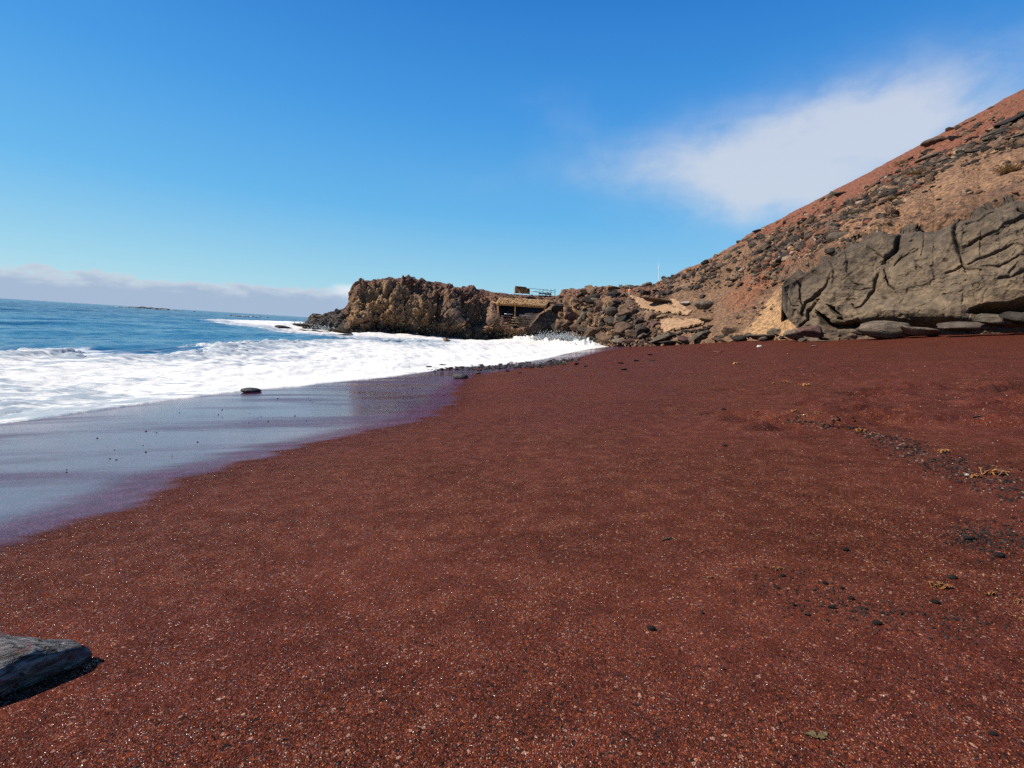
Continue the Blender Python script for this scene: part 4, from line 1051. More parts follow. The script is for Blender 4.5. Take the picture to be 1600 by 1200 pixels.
# row of boulders where beach and slope meet
for i in range(30):
    X = rs.uniform(1035, 1300); Y = np.interp(X, [1035, 1150, 1250, 1300], [531, 529, 528, 525]) + rs.uniform(-9, 4)
    P = place_on(X, Y, 14, 9); s_ = rs.uniform(8, 18) * P[1] / 800 * .5
    kd = rs.choice(['dark', 'brown', 'grey', 'olive'])
    shp = rs.choice(['block', 'slab', 'round'])
    put_rock('boulder', kd, shp, P, (s_, s_ * .8, s_ * rs.uniform(.45, .8)), (rs.uniform(-.2, .2), rs.uniform(-.4, .2), rs.uniform(0, 6.3)),
             '%s %s boulder in the row between beach and scree, %s' % (SHW[shp], KN[kd], pick(X, [1075, 1110, 1150, 1190, 1230, 1265], ['below the terrace', 'below the round boulder', 'left of the dark rounded one', 'left of the wedge boulder', 'by the wedge boulder', 'by the bluff foot', 'under the bluff'])), 'boulder', 'boulders lined up where the beach meets the scree')
rs = np.random.default_rng(91); k = 0
for poly, nm in ((PATH1, 'sandy path'), (PATH2, 'sandy terrace')):
    q = poly + poly[:1]
    for (x0, y0), (x1, y1) in zip(q[:-1], q[1:]):
        for j in range(max(1, int(math.hypot(x1 - x0, y1 - y0) / 9))):
            t = rs.uniform(); X, Y = x0 + (x1 - x0) * t, y0 + (y1 - y0) * t; P = land_point(X, Y) + np.array([0, -.5, 0]); s_ = rs.uniform(4, 9) * P[1] / 800 * .5
            kd = rs.choice(['tan', 'brown', 'olive', 'dark']); k += 1
            put_rock('edge_stone', kd, rs.choice(['block', 'slab']), P, (s_, s_ * .8, s_ * .6), (rs.uniform(-.3, .3), rs.uniform(-.4, .4), rs.uniform(0, 6.3)),
                     '%s %s stone on the edge of the %s, %s' % (sizew(s_ * 1600 / P[1], 5.5, 7.2), KN[kd], nm, pick(X, [1000, 1020, 1040, 1060, 1080], ['at its far left', 'left part', 'left of its middle', 'middle part', 'right part', 'at its right end'])), 'stone', 'stones along the edges of the sandy path and terrace')
# dark stones retaining the terrace
for i in range(34):
    t = i / 33; X = 1036 + 68 * t + rs.uniform(-1, 1); Y = 520.5 - 11 * t + rs.uniform(0, 6)
    P = land_point(X, Y) + np.array([0, -1.3, 0]); s_ = rs.uniform(4.5, 8) * P[1] / 800 * .55
    put_rock('retaining_stone', 'dark', 'block', P, (s_ * 1.2, s_ * .8, s_ * .7), (rs.uniform(-.2, .2), rs.uniform(-.2, .2), rs.uniform(-.5, .5)),
             'dark stone of the wall under the sandy terrace, %s from its left end' % (ORD[i] if i < 33 else 'thirty fourth'), 'stone', 'dark stones of the dry wall under the terrace')
# ledge of dark rock high on the right
for (X, Y, wp, hp, kd, lab, rl) in [(1585, 186, 62, 16, 'dark', 'long black rock ledge high on the slope at the right edge', -.55), (1556, 208, 34, 18, 'olive', 'grey block below the black ledge high on the right', -.45),
                                (1450, 237, 24, 12, 'dark', 'dark rock left of the high ledge', -.3), (1592, 214, 40, 16, 'grey', 'grey weathered rock under the right end of the high ledge', -.4),
                                (1316, 303, 18, 10, 'dark', 'black outcrop just under the red skyline', -.2), (1455, 262, 26, 12, 'brown', 'brown slab in the middle of the upper rubble', -.4),
                                (1184, 362, 13, 10, 'dark', 'black rock sitting on the skyline where the red slope begins', 0), (1154, 379, 12, 9, 'dark', 'dark rock breaking the skyline left of the red slope', 0)]:
    P = land_point(X, Y); D = P[1]
    put_rock('boulder', kd, 'slab', P, (wp * D / 800 * .55, wp * D / 800 * .3, hp * D / 800 * .6), (0, rl, .2), lab, 'boulder')

rs = np.random.default_rng(88)
for i in range(26):
    t = i / 25; X = 1370 + 240 * t + rs.uniform(-8, 8); Y = np.interp(X, [1370, 1450, 1540, 1610], [296, 262, 226, 186]) + rs.normal() * 9
    P = land_point(X, Y); s_ = rs.uniform(12, 30); D = P[1]; kd = rs.choice(['dark', 'olive', 'brown', 'grey'], p=[.4, .25, .2, .15])
    put_rock('boulder', kd, 'slab' if i % 2 else 'block', P, (s_ * D / 800 * .5, s_ * D / 800 * .34, s_ * D / 800 * .28), (rs.uniform(-.2, .2), rs.uniform(-.75, -.2), rs.uniform(-.4, .4)),
             '%s %s outcrop rock of the high ledge band, %s from its left end' % (sizew(s_, 17, 24), KN[kd], ORD[i]), 'boulder', 'rocks of the high ledge band on the right')

# ================================================================== STONES AT THE WATER'S EDGE
def pebble_line():
    rs = np.random.default_rng(77); out = []
    while len(out) < 640:
        X = rs.uniform(664, 905); c = np.interp(X, [664, 700, 760, 850, 905], [577, 574.5, 574, 570, 562]); w_ = np.interp(X, [664, 720, 800, 880, 905], [3.5, 7, 6, 4.5, 2])
        Y = c + rs.normal() * w_ * .48
        if abs(Y - c) > w_: continue
        out.append((X, Y))
    return np.array(out)
pl = pebble_line(); Pp = to_beach(pl[:, 0], pl[:, 1]); rs = np.random.default_rng(78)
sz_ = np.clip(rs.pareto(3, len(pl)) * 2.2 + 3.0, 3, 8.5); order = np.argsort(-sz_)
for i in order[:260]:
    P = Pp[i]; s_ = sz_[i] * P[1] / 800 * .5; kd = rs.choice(['wet', 'dark', 'grey', 'olive'], p=[.4, .35, .15, .10])
    put_rock('pebble', kd, 'pebble', P + np.array([0, 0, s_ * .25]), (s_, s_ * .8, s_ * .55), (rs.uniform(-.3, .3), rs.uniform(-.3, .3), rs.uniform(0, 6.3)),
             '%s %s pebble %s of the bank, %s' % (sizew(sz_[i], 4.2, 5.6), {'wet': 'wet black', 'dark': 'dark', 'grey': 'grey', 'olive': 'olive grey'}[kd],
             'on the foam side' if pl[i, 1] < np.interp(pl[i, 0], [664, 700, 760, 850, 905], [577, 574.5, 574, 570, 562]) - 1.5 else ('on the sand side' if pl[i, 1] > np.interp(pl[i, 0], [664, 700, 760, 850, 905], [577, 574.5, 574, 570, 562]) + 1.5 else 'along the middle'),
             pick(pl[i, 0], [690, 712, 735, 760, 785, 810, 835, 860, 885], ['at the left tip', 'behind the big dark boulder', 'right of the big dark boulder', 'around the red stone', 'left of its centre', 'at its centre', 'right of its centre', 'in the right third', 'near its right end', 'at its right tip'])), 'pebble', 'pebbles of the bank at the waterline')
rest = order[260:]
link('pebble_bank', scatter_mesh('pebble_bank', Pp[rest], sz_[rest] * Pp[rest][:, 1] / 800 * .42, np.tile(np.array([[.06, .056, .054]]), (len(rest), 1)) * rs.uniform(.6, 1.6, len(rest))[:, None], 5, sub=1, squash=.6, smooth=True),
     M_GROUND, kind='stuff', label='small dark pebbles filling the bank at the waterline')
SINGLE = [
 (390, 610, 30, 9, 'wet', 'pebble', 'wet brown boulder at the foam edge in the swash', 'stone'), (719, 588, 27, 11, 'wet', 'pebble', 'large smooth dark boulder at the tip of the pebble bank', 'stone'),
 (671, 574, 12, 5, 'wet', 'pebble', 'dark stone in the foam left of the pebble bank', 'stone'), (690, 571, 10, 5, 'wet', 'pebble', 'second dark stone poking out of the foam beside the bank', 'stone'),
 (749, 578, 9, 4, 'red', 'pebble', 'red stone at the front of the pebble bank', 'stone'), (746, 583, 10, 4, 'grey', 'pebble', 'grey stone in front of the pebble bank', 'stone'),
 (899, 568, 15, 7, 'red', 'block', 'red scoria lump at the right end of the pebble bank', 'stone'), (914, 572, 9, 3, 'dark', 'slab', 'flat dark stone right of the red lump', 'stone'),
 (812, 582, 7, 3, 'olive', 'pebble', 'lone dark pebble on the sand below the bank', 'stone'), (793, 580, 7, 3, 'dark', 'pebble', 'small pebble just below the bank', 'stone'),
 (969, 567, 11, 3.5, 'olive', 'slab', 'flat grey stone on the sand, left one of the three in the middle', 'stone'), (995, 563, 9, 4, 'grey', 'slab', 'grey stone with white edge, middle one of the three', 'stone'),
 (1019, 563, 12, 3.5, 'dark', 'slab', 'flat dark stone, right one of the three in the middle', 'stone'), (975, 577, 14, 4, 'olive', 'slab', 'speckled flat stone nearest of the mid beach', 'stone'),
 (1017, 554, 9, 3.5, 'maroon', 'slab', 'maroon stone near the rock pile', 'stone'), (1120, 549, 18, 5, 'red', 'slab', 'flat reddish stone in front of the boulder row', 'stone'),
 (1187, 541, 8, 4.5, 'white', 'pebble', 'round white stone in front of the boulder row', 'stone'), (1027, 538.5, 6, 4, 'white', 'pebble', 'small white pebble beside the low black slab', 'stone'),
 (1034, 538, 5, 3, 'white', 'pebble', 'tiny white pebble right of the other by the black slab', 'stone'), (1092, 543, 6, 3, 'red', 'pebble', 'bright red pebble on the upper beach', 'stone'),
 (1272, 541, 10, 3, 'pale', 'slab', 'pale flat stone near the bluff foot', 'stone'), (1322, 858, 11, 9, 'dark', 'pebble', 'shiny black pebble alone in the middle right sand', 'pebble'),
 (1563, 867, 15, 12, 'dark', 'pebble', 'largest black pebble near the right edge', 'pebble'), (1241, 944, 9, 11, 'dark', 'block', 'black pebble left of the pebble cluster', 'pebble'),
 (1330, 934, 11, 9, 'dark', 'pebble', 'black pebble at the top of the cluster', 'pebble'), (1301, 949, 15, 8, 'dark', 'block', 'angular black pebble in the cluster centre', 'pebble'),
 (1371, 973, 13, 10, 'dark', 'pebble', 'black pebble at the lower right of the cluster', 'pebble'), (1409, 958, 9, 10, 'dark', 'block', 'black pebble right of the cluster', 'pebble'),
 (1489, 902, 14, 7, 'dark', 'pebble', 'glossy black pebble below the largest one', 'pebble'), (1462, 940, 13, 9, 'dark', 'pebble', 'dark grey pebble under the amber seaweed', 'pebble'),
 (1096, 955, 9, 12, 'maroon', 'block', 'dark red pebble with black shadow', 'pebble'), (1018, 981, 14, 11, 'dark', 'pebble', 'dull black pebble left of the dark red one', 'pebble'),
 (1224, 899, 9, 6, 'dark', 'pebble', 'black pebble next to the small seaweed shred', 'pebble'), (1290, 911, 10, 6, 'dark', 'pebble', 'black pebble under the reddish shell', 'pebble'),
 (1262, 959, 12, 8, 'grey', 'slab', 'flat brownish grey stone in the pebble cluster', 'pebble'), (1316, 919, 8, 5, 'dark', 'pebble', 'small black pebble above the cluster', 'pebble'),
 (1131, 1045, 7, 6, 'dark', 'pebble', 'tiny black pebble low in the middle', 'pebble'), (1553, 1146, 13, 9, 'dark', 'pebble', 'black pebble near the lower right corner', 'pebble'),
 (1516, 840, 20, 10, 'dark', 'slab', 'dark flat pebble left of the largest black one', 'pebble'), (1351, 951, 12, 5, 'dark', 'slab', 'thin black stone right of the cluster', 'pebble'),
 (1215, 918, 7, 5, 'dark', 'pebble', 'small black pebble upper left of the cluster', 'pebble'), (1272, 922, 6, 4, 'dark', 'pebble', 'tiny black pebble at the top left of the cluster', 'pebble'),
 (1131, 640, 8, 4, 'dark', 'pebble', 'small dark stone on the middle beach', 'pebble'), (1133, 696, 8, 5, 'dark', 'pebble', 'black pebble left of the gravel line', 'pebble'),
 (1530, 863, 5, 4, 'red', 'pebble', 'orange red pebble left of the largest black one', 'pebble'), (1512, 742, 9, 5, 'white', 'pebble', 'bright white pebble on the dark gravel line', 'pebble'),
]
for (X, Y, wp, hp, kd, shp, lab, cat) in SINGLE:
    P = to_beach(X, Y + hp * .35)[0]; D = P[1]
    s_ = wp * D / 800 * .42; sz = hp * D / 800 * .80
    o = put_rock(cat, kd, shp, P + np.array([0, s_ * .3, sz * .35]), (s_, s_ * .8, min(sz, s_)), (random.uniform(-.1, .1), random.uniform(-.15, .15), random.uniform(-.6, .6)), lab, cat)

# dark gravel line with shell bits, and scattered coarse grains
def gravel(name, n, fn, px, cols, seed, lab, mat=None):
    rs = np.random.default_rng(seed); XY = fn(rs, n); P = to_beach(XY[:, 0], XY[:, 1]); d = np.linalg.norm(P - CAM, axis=1)
    s_ = rs.uniform(px[0], px[1], n) ** 1.0; size = s_ if px[1] < .5 else s_ * d / 800 * .5
    P[:, 2] += size * .15
    c = np.array(cols)[rs.integers(0, len(cols), n)] * rs.uniform(.7, 1.3, n)[:, None]
    link(name, scatter_mesh(name, P, size, c, seed, sub=1, squash=.6, smooth=False, chops=4), mat, kind='stuff', label=lab)
def grain_mat():
    m, h, b = new_mat('gravel_grains')
    c = h.n('ShaderNodeVertexColor', layer_name='Col').outputs[0]
    h.put(b.inputs['Base Color'], c); b.inputs['Roughness'].default_value = .7; b.inputs['Specular IOR Level'].default_value = .08
    return m
M_GRAIN = grain_mat()
def along(poly, sp):
    def fn(rs, n):
        t = rs.uniform(0, len(poly) - 1, n); i = t.astype(int); f = t - i; pp = np.array(poly, float)
        q = pp[i] * (1 - f)[:, None] + pp[np.minimum(i + 1, len(poly) - 1)] * f[:, None]
        w_ = np.array(sp)[i] * (1 - f) + np.array(sp)[np.minimum(i + 1, len(poly) - 1)] * f
        q[:, 1] += rs.normal(size=n) * w_; q[:, 0] += rs.normal(size=n) * w_ * 1.5; return q
    return fn
DK = [(.016, .012, .011), (.022, .016, .014), (.045, .018, .013), (.010, .008, .008), (.034, .022, .018)]
gravel('gravel', 1300, along([(1230, 655), (1330, 668), (1395, 695), (1440, 712), (1500, 738), (1560, 755), (1640, 785)], [2, 3, 6, 9, 12, 14, 16]), (1.0, 4.2), DK + DK + [(.12, .08, .06)], 31, 'dark gravel strewn along the weed line', M_GRAIN)
gravel('gravel', 520, along([(1490, 835), (1560, 845), (1640, 850)], [9, 14, 16]), (1.2, 4.5), DK, 32, 'dark gravel patch at the right edge', M_GRAIN)
gravel('gravel', 420, along([(1180, 915), (1300, 940), (1400, 965), (1560, 985)], [14, 16, 14, 16]), (1.4, 4.5), DK, 33, 'dark gravel among the pebble cluster', M_GRAIN)
def wide(rs, n):
    q = np.c_[rs.uniform(-60, 1660, n), 560 + 660 * rs.uniform(0, 1, n) ** .8]
    wy = np.interp(q[:, 0], [w_[0] for w_ in WET], [w_[1] for w_ in WET]); return q[q[:, 1] > wy + 6]
def wide_n(rs, n):
    o = wide(rs, n * 2)
    while len(o) < n: o = np.concatenate([o, wide(rs, n)])
    return o[:n]
gravel('coarse_grains', 17000, wide_n, (.0008, .0022), [(.20, .06, .03), (.16, .045, .02), (.05, .03, .02), (.25, .09, .05), (.24, .09, .045), (.11, .03, .02), (.30, .12, .06), (.06, .02, .012)], 34, 'coarse single grains on top of the sand', M_GRAIN)
gravel('shell_fragments', 1500, lambda rs, n: wide_n(rs, n) * np.array([.55, .6]) + np.array([700, 215]), (.3, 1.1), [(.5, .4, .32), (.5, .4, .3), (.45, .25, .15)], 35, 'tiny pale shell and stone fragments on the upper beach', M_GRAIN)
gravel('swash_pebbles', 45, along([(50, 740), (250, 690), (420, 640), (560, 630), (690, 600)], [18, 22, 12, 10, 6]), (.8, 2.6), DK, 36, 'tiny dark pebbles on the wet sand', M_GRAIN)

# ================================================================== FOREGROUND STONE (lower left)
def fore_stone():
    V, F = ICO[4]; V = V.copy()
    u = V[:, 0]
    # long wedge: pointed to +x, fat to -x, sharp keel on top
    taper = np.interp(u, [-1, -.3, .3, .8, 1], [.9, 1.0, .85, .55, .35])
    V[:, 1] *= taper; V[:, 2] *= np.interp(u, [-1, -.2, .5, 1], [1.1, 1.0, .75, .55])
    V[:, 2] = np.where(V[:, 2] > 0, V[:, 2] * (1 - .22 * np.abs(V[:, 1])), V[:, 2] * .8); V[:, 2] += .12 * np.sin(V[:, 0] * 4 + V[:, 1] * 2)
    n = fbm(V * 1.6 + 3, 5, 801, .55); st = fbm(np.c_[V[:, 0] * .9, V[:, 1] * 5 + V[:, 2] * 3, V[:, 2] * 4], 4, 805, .6, True)
    nn = V / (np.linalg.norm(V, axis=1, keepdims=True) + 1e-6)
    V = V + nn * (.20 * n + .06 * st)[:, None]
    return mesh_np('beach_stone', V, F, True)
def fore_mat():
    m, h, b = new_mat('banded_grey_stone')
    tc = h.n('ShaderNodeTexCoord').outputs['Object']
    n = h.noise(h.scale(tc, (1.2, 5, 5)), 1.8, 7, .62, .8); n2 = h.noise(tc, 12, 6, .65); spot = h.noise(tc, 3.1, 2, .5)
    col = h.mix(h.mr(n, .35, .65), (.024, .019, .015), (.24, .21, .19))
    col = h.mix(h.mr(spot, .60, .68, 0, .8), col, (.16, .05, .045))
    col = h.mix(h.mr(n2, .62, .74, 0, .6), col, (.35, .33, .32))
    h.put(b.inputs['Base Color'], col); b.inputs['Roughness'].default_value = .42; b.inputs['Specular IOR Level'].default_value = .22
    h.put(b.inputs['Normal'], h.bump(n, .05, .7, h.bump(h.noise(tc, 7, 4, .5), .02, .5)))
    return m
fs = link('beach_stone', fore_stone(), fore_mat(), label='large banded dark grey stone cut by the lower left frame edge', cat='stone')
p0 = to_beach(-80, 1100)[0]
fs.location = (p0[0] - .02, p0[1] + .02, p0[2] + .034); fs.scale = (.262, .115, .108); fs.rotation_euler = (R(-12), R(-3), R(30))

# ================================================================== SEAWEED
def weed_mat(name, a, b_):
    m, h, b = new_mat(name); tc = h.n('ShaderNodeTexCoord').outputs['Object']; n = h.noise(tc, 3, 5, .6)
    h.put(b.inputs['Base Color'], h.mix(h.mr(n, .35, .65), a, b_)); b.inputs['Roughness'].default_value = .35
    b.inputs['Transmission Weight'].default_value = 0.0
    h.put(b.inputs['Normal'], h.bump(n, .08, .8)); return m
M_AMBER = weed_mat('amber_seaweed', (.42, .17, .035), (.16, .055, .018)); M_OLIVE = weed_mat('olive_seaweed', (.22, .15, .05), (.12, .075, .03))
M_TWIG = weed_mat('dark_driftwood', (.022, .015, .013), (.05, .03, .025))
def weed_mesh(seed, lobes=4):
    rs = np.random.default_rng(seed); V = []; F = []; n = 0
    for k in range(lobes):
        m = 11; a = rs.uniform(-.9, .9) + (math.pi if k % 2 else 0); L = rs.uniform(.5, 1.0); w0 = rs.uniform(.10, .20); cur = rs.uniform(-.8, .8)
        ph = rs.uniform(0, 6.3)
        for i in range(m):
            t = i / (m - 1); ang = a + cur * t; cx, cy = math.cos(ang) * L * t, math.sin(ang) * L * t * .7
            ww = w0 * math.sin(math.pi * min(1, t * .9 + .12)) * (1 + .4 * math.sin(ph + t * 9)); zc = .16 * math.sin(ph + t * 6) + .16
            px, py = -math.sin(ang), math.cos(ang)
            for s_ in (-1, 0, 1): V.append((cx + px * ww * s_, cy + py * ww * s_, zc + (.07 if s_ else 0) * (1 + math.sin(ph * 2 + t * 14))))
        for i in range(m - 1):
            for j in (0, 1):
                q = n + i * 3 + j; F.append((q, q + 1, q + 4, q + 3))
        n += m * 3
    return mesh_np('seaweed', np.array(V), np.array(F), True)
WM = [weed_mesh(900 + i, 3 + i % 3) for i in range(6)]
for me in WM:
    me.materials.append(M_AMBER)
olive = weed_mesh(950, 4); olive.materials.append(M_OLIVE)
def solid(o, t):
    md = o.modifiers.new('thickness', 'SOLIDIFY'); md.thickness = t
WEEDS = [(1108, 903, 20, 'ragged amber seaweed shred left of the pebble cluster'), (1095, 863, 13, 'thin orange seaweed sliver above the ragged shred'),
 (1214, 890, 22, 'curled amber seaweed beside a black pebble'), (1288, 891, 14, 'reddish brown curled weed with a pale tip'), (1048, 899, 10, 'small orange weed scrap farthest left'),
 (1466, 919, 36, 'bright amber seaweed blade with long shadow, largest of the near ones'), (1547, 929, 26, 'slender amber seaweed right of the largest blade'),
 (1590, 941, 16, 'orange weed scrap at the right frame edge'), (1592, 968, 18, 'orange weed scrap lower at the right frame edge'),
 (1548, 742, 46, 'golden seaweed clump on the dark gravel line'), (1522, 746, 20, 'small golden weed left of the gravel line clump'), (1345, 675, 26, 'orange seaweed at the upper end of the gravel line'),
 (1364, 678, 16, 'small orange weed right beside the upper end clump'), (1474, 707, 24, 'orange seaweed beside the middle of the gravel line'), (1222, 643, 18, 'amber weed at the left of the far weed row'),
 (1240, 648, 20, 'amber weed second in the far weed row'), (1258, 651, 14, 'amber weed third in the far weed row'), (1276, 655, 16, 'amber weed at the right end of the far weed row'), (1181, 643, 12, 'lone amber weed left of the far weed row'),
 (1258, 603, 22, 'distant amber weed tuft on the upper beach'), (1228, 598, 16, 'faint distant weed left of the far tuft'), (1398, 784, 12, 'yellow weed scrap in the middle right sand'), (1149, 569, 16, 'farthest orange weed near the boulder row'),
 (1210, 600, 12, 'tiny weed scrap at the far left of the upper tufts'), (1347, 620, 12, 'tiny amber weed between footprints')]
for i, (X, Y, wp, lab) in enumerate(WEEDS):
    P = to_beach(X, Y)[0]; s_ = wp * np.linalg.norm(P - CAM) / 800 * .55
    o = link('seaweed', WM[i % 6], label=lab, cat='seaweed'); o.location = tuple(P + np.array([0, 0, -.05 * s_]))
    o.scale = (s_, s_, s_ * .9); o.rotation_euler = (0, 0, random.uniform(-.5, .5)); solid(o, .03)
P = to_beach(1278, 1151)[0]; o = link('seaweed', olive, label='flat olive yellow leaf of weed at the bottom of the picture', cat='seaweed')
o.location = tuple(P); o.scale = (.035, .04, .012); solid(o, .03)
def twig_mesh(seed):
    rs = np.random.default_rng(seed); V = []; F = []; m = 7; c = 6
    for i in range(m):
        t = i / (m - 1); rr = .10 * math.sin(math.pi * (t * .86 + .07)) + .01
        for j in range(c): V.append((t * 2 - 1, .12 * math.sin(t * 4 + seed) + rr * math.cos(j * 2 * math.pi / c), rr * math.sin(j * 2 * math.pi / c) + .06 * math.sin(t * 3)))
    for i in range(m - 1):
        for j in range(c): F.append((i * c + j, i * c + (j + 1) % c, (i + 1) * c + (j + 1) % c, (i + 1) * c + j))
    return mesh_np('twig', np.array(V), np.array(F), True)
for (X, Y, wp, lab) in [(1042, 844, 19, 'short black twig lying in the middle sand'), (1527, 652, 13, 'small black twig near the right edge')]:
    P = to_beach(X, Y)[0]; s_ = wp * np.linalg.norm(P - CAM) / 800 * .5
    o = link('twig', twig_mesh(int(X)), M_TWIG, label=lab, cat='twig'); o.location = tuple(P + np.array([0, 0, .1 * s_])); o.scale = (s_, s_ * 1.6, s_ * 1.4); o.rotation_euler = (0, -.1, .25)

# ================================================================== SHRUBS ON THE SLOPE
M_STRAW = simple_mat('dry_straw', (.36, .25, .14), .3, 20, .9, 0)
def shrub_mesh(seed, n=260):
    rs = np.random.default_rng(seed); V = []; F = []
    for i in range(n):
        a = rs.uniform(0, 6.28); e = rs.uniform(.15, 1.4); L = rs.uniform(.6, 1.0); d = np.array([math.cos(a) * math.cos(e), math.sin(a) * math.cos(e), math.sin(e) * .7]); s_ = np.array([-math.sin(a), math.cos(a), 0]) * .03
        b0 = rs.normal(size=3) * .12; b0[2] = 0; k = len(V)
        V += [b0 - s_, b0 + s_, b0 + d * L + s_ * .5, b0 + d * L - s_ * .5]; F.append((k, k + 1, k + 2, k + 3))
    return mesh_np('stalks', np.array(V), np.array(F))
for i, (X, Y, wp, lab) in enumerate([(1424, 270, 34, 'largest dry straw coloured shrub in the upper rubble'), (1573, 262, 40, 'dry tan shrub high at the right edge'), (1257, 359, 22, 'dry shrub beside the rubble near the red band'),
                                     (1406, 254, 22, 'pale shrub just above the largest dry one'), (1388, 309, 18, 'small dry bush in the dark rubble'), (1330, 331, 18, 'straw tuft left of the rubble boulders'),
                                     (1076, 421, 15, 'dry tuft among the skyline boulders'), (1052, 434, 14, 'dry tuft right of the mast')]):
    P = land_point(X, Y + wp * .2); s_ = wp * P[1] / 800 * .6
    o = link('dry_shrub', shrub_mesh(60 + i), M_STRAW, label=lab, cat='shrub'); o.location = tuple(P + np.array([0, -.3, -.1])); o.scale = (s_, s_, s_ * .9)

# ================================================================== THATCHED SHELTER
def box(name, c, s_, mat, parent=None, rot=(0, 0, 0), **kw):
    v = np.array([(x, y, z) for x in (-.5, .5) for y in (-.5, .5) for z in (-.5, .5)], float) * np.array(s_)
    f = np.array([(0, 1, 3, 2), (4, 6, 7, 5), (0, 4, 5, 1), (2, 3, 7, 6), (0, 2, 6, 4), (1, 5, 7, 3)])
    o = link(name, mesh_np(name, v, f), mat, parent, **kw); o.location = tuple(c); o.rotation_euler = rot
    return o
def pole(name, a, b_, r, mat, parent=None, **kw):
    a = Vector(a); b_ = Vector(b_); L = (b_ - a).length; c = 8; V = []; F = []
    for i, z in enumerate((0, .5 * L, L)):
        for j in range(c): V.append((r * (1 - .12 * i) * math.cos(j * math.pi / 4), r * (1 - .12 * i) * math.sin(j * math.pi / 4), z))
    for i in range(2):
        for j in range(c): F.append((i * c + j, i * c + (j + 1) % c, (i + 1) * c + (j + 1) % c, (i + 1) * c + j))
    o = link(name, mesh_np(name, np.array(V), np.array(F), True), mat, parent, **kw)
    o.location = a; o.rotation_euler = (b_ - a).to_track_quat('Z', 'Y').to_euler(); return o
M_WOOD = simple_mat('weathered_orange_wood', (.40, .20, .085), .25, 6, .8, .02)
M_THATCH = simple_mat('thatch', (.44, .27, .13), .3, 3, .95, .08)
M_BAR = simple_mat('pale_painted_board', (.62, .60, .58), .1, 4, .6, 0)
M_DARKWOOD = simple_mat('dark_roof_board', (.07, .045, .035), .2, 6, .8, 0)
DH = 94.0
def HP(X, Y, D=DH): return at_depth(X, Y, D)
c0 = HP(815, 495); shelter = bpy.data.objects.new('thatched_shelter', None); S.collection.objects.link(shelter); shelter.location = tuple(c0)
tag(shelter, 'low thatched shelter on a single wooden post under the lava cliff', 'shelter')
def rel(P): return np.asarray(P) - c0
def thatch_roof():
    rs = np.random.default_rng(4); V = []; F = []
    a, b_ = rel(HP(776, 474.5, DH - 1.2)), rel(HP(853, 479.5, DH - 1.2)); c, d = rel(HP(858, 471, DH + 4.0)), rel(HP(780, 467, DH + 4.0))
    up = np.array([0, 0, .22])
    V += [a, b_, c, d, a + up, b_ + up, c + up, d + up]; F += [(0, 1, 2, 3), (4, 7, 6, 5), (0, 4, 5, 1), (1, 5, 6, 2), (2, 6, 7, 3), (3, 7, 4, 0)]
    for i in range(2600):
        u, v = rs.uniform(), rs.uniform(-.04, 1); p = (a * (1 - u) + b_ * u) * (1 - v) + (d * (1 - u) + c * u) * v + up
        dr = (a - d) * .12 * rs.uniform(.6, 1.5) + rs.normal(size=3) * .07; w_ = np.array([.03, 0, .015]) * rs.uniform(.7, 1.6); k = len(V)
        p = p + np.array([0, 0, rs.uniform(-.03, .16)]); V += [p - w_, p + w_, p + dr + w_ * .4, p + dr - w_ * .4]; F.append((k, k + 1, k + 2, k + 3))
    o = link('thatch_roof', mesh_np('thatch_roof', np.array(V), np.array(F)), M_THATCH, shelter)
thatch_roof()
pole('post', rel(HP(804.6, 497, DH - 1.4)), rel(HP(805, 477, DH - 1.3)), .13, M_WOOD, shelter)
pole('post', rel(HP(778.5, 488, DH - .6)), rel(HP(778.5, 475.5, DH - .6)), .11, M_WOOD, shelter)
pole('post', rel(HP(850.5, 488, DH - .6)), rel(HP(851, 479, DH - .6)), .10, M_WOOD, shelter)
pole('beam', rel(HP(775, 475.5, DH - .7)), rel(HP(853, 480.8, DH - .7)), .10, M_WOOD, shelter)
pole('rafter', rel(HP(778, 474.5, DH - 1.0)), rel(HP(768, 471, DH + 1)), .10, M_WOOD, shelter)
for (x0, y0, x1, y1) in ((788, 490.5, 801, 490.8), (811, 492.3, 829, 493.2)):
    a, b_ = rel(HP(x0, y0)), rel(HP(x1, y1)); o = box('bench_board', (a + b_) / 2, (abs(b_ - a)[0], .5, .12), M_BAR, shelter, label='pale board bench edge')
# stone footing and parapet of the shelter
def masonry(root, X0, X1, Y0, Y1, D, kind, n_rows, n_cols, taper=0.0):
    P0 = HP(X0, Y1, D); P1 = HP(X1, Y0, D); wd = P1[0] - P0[0]; ht = P1[2] - P0[2]
    for r in range(n_rows):
        for c in range(n_cols):
            k = 1 - taper * r / n_rows
            x = P0[0] + wd * (.5 + ((c + .5 + (.5 if r % 2 else 0) * .6) / n_cols - .5) * k); z = P0[2] + ht * (r + .5) / n_rows
            me = rock_variant(kind, 'small', random.randrange(6)); o = bpy.data.objects.new('stone', me); S.collection.objects.link(o); o.parent = root
            o.location = (x - c0[0], D + random.uniform(-.08, .08) - c0[1], z - c0[2]); o.scale = (wd / n_cols * .60 * k, .35, ht / n_rows * .62); o.rotation_euler = (0, random.uniform(-.15, .15), random.uniform(-.2, .2))
masonry(shelter, 797, 812, 495, 509, DH - 2.6, 'tan', 4, 3, .6)
masonry(shelter, 809, 828, 494.5, 511, DH - 2.2, 'brown', 5, 6)
masonry(shelter, 783, 799, 493, 512, DH - 2.2, 'maroon', 5, 5)
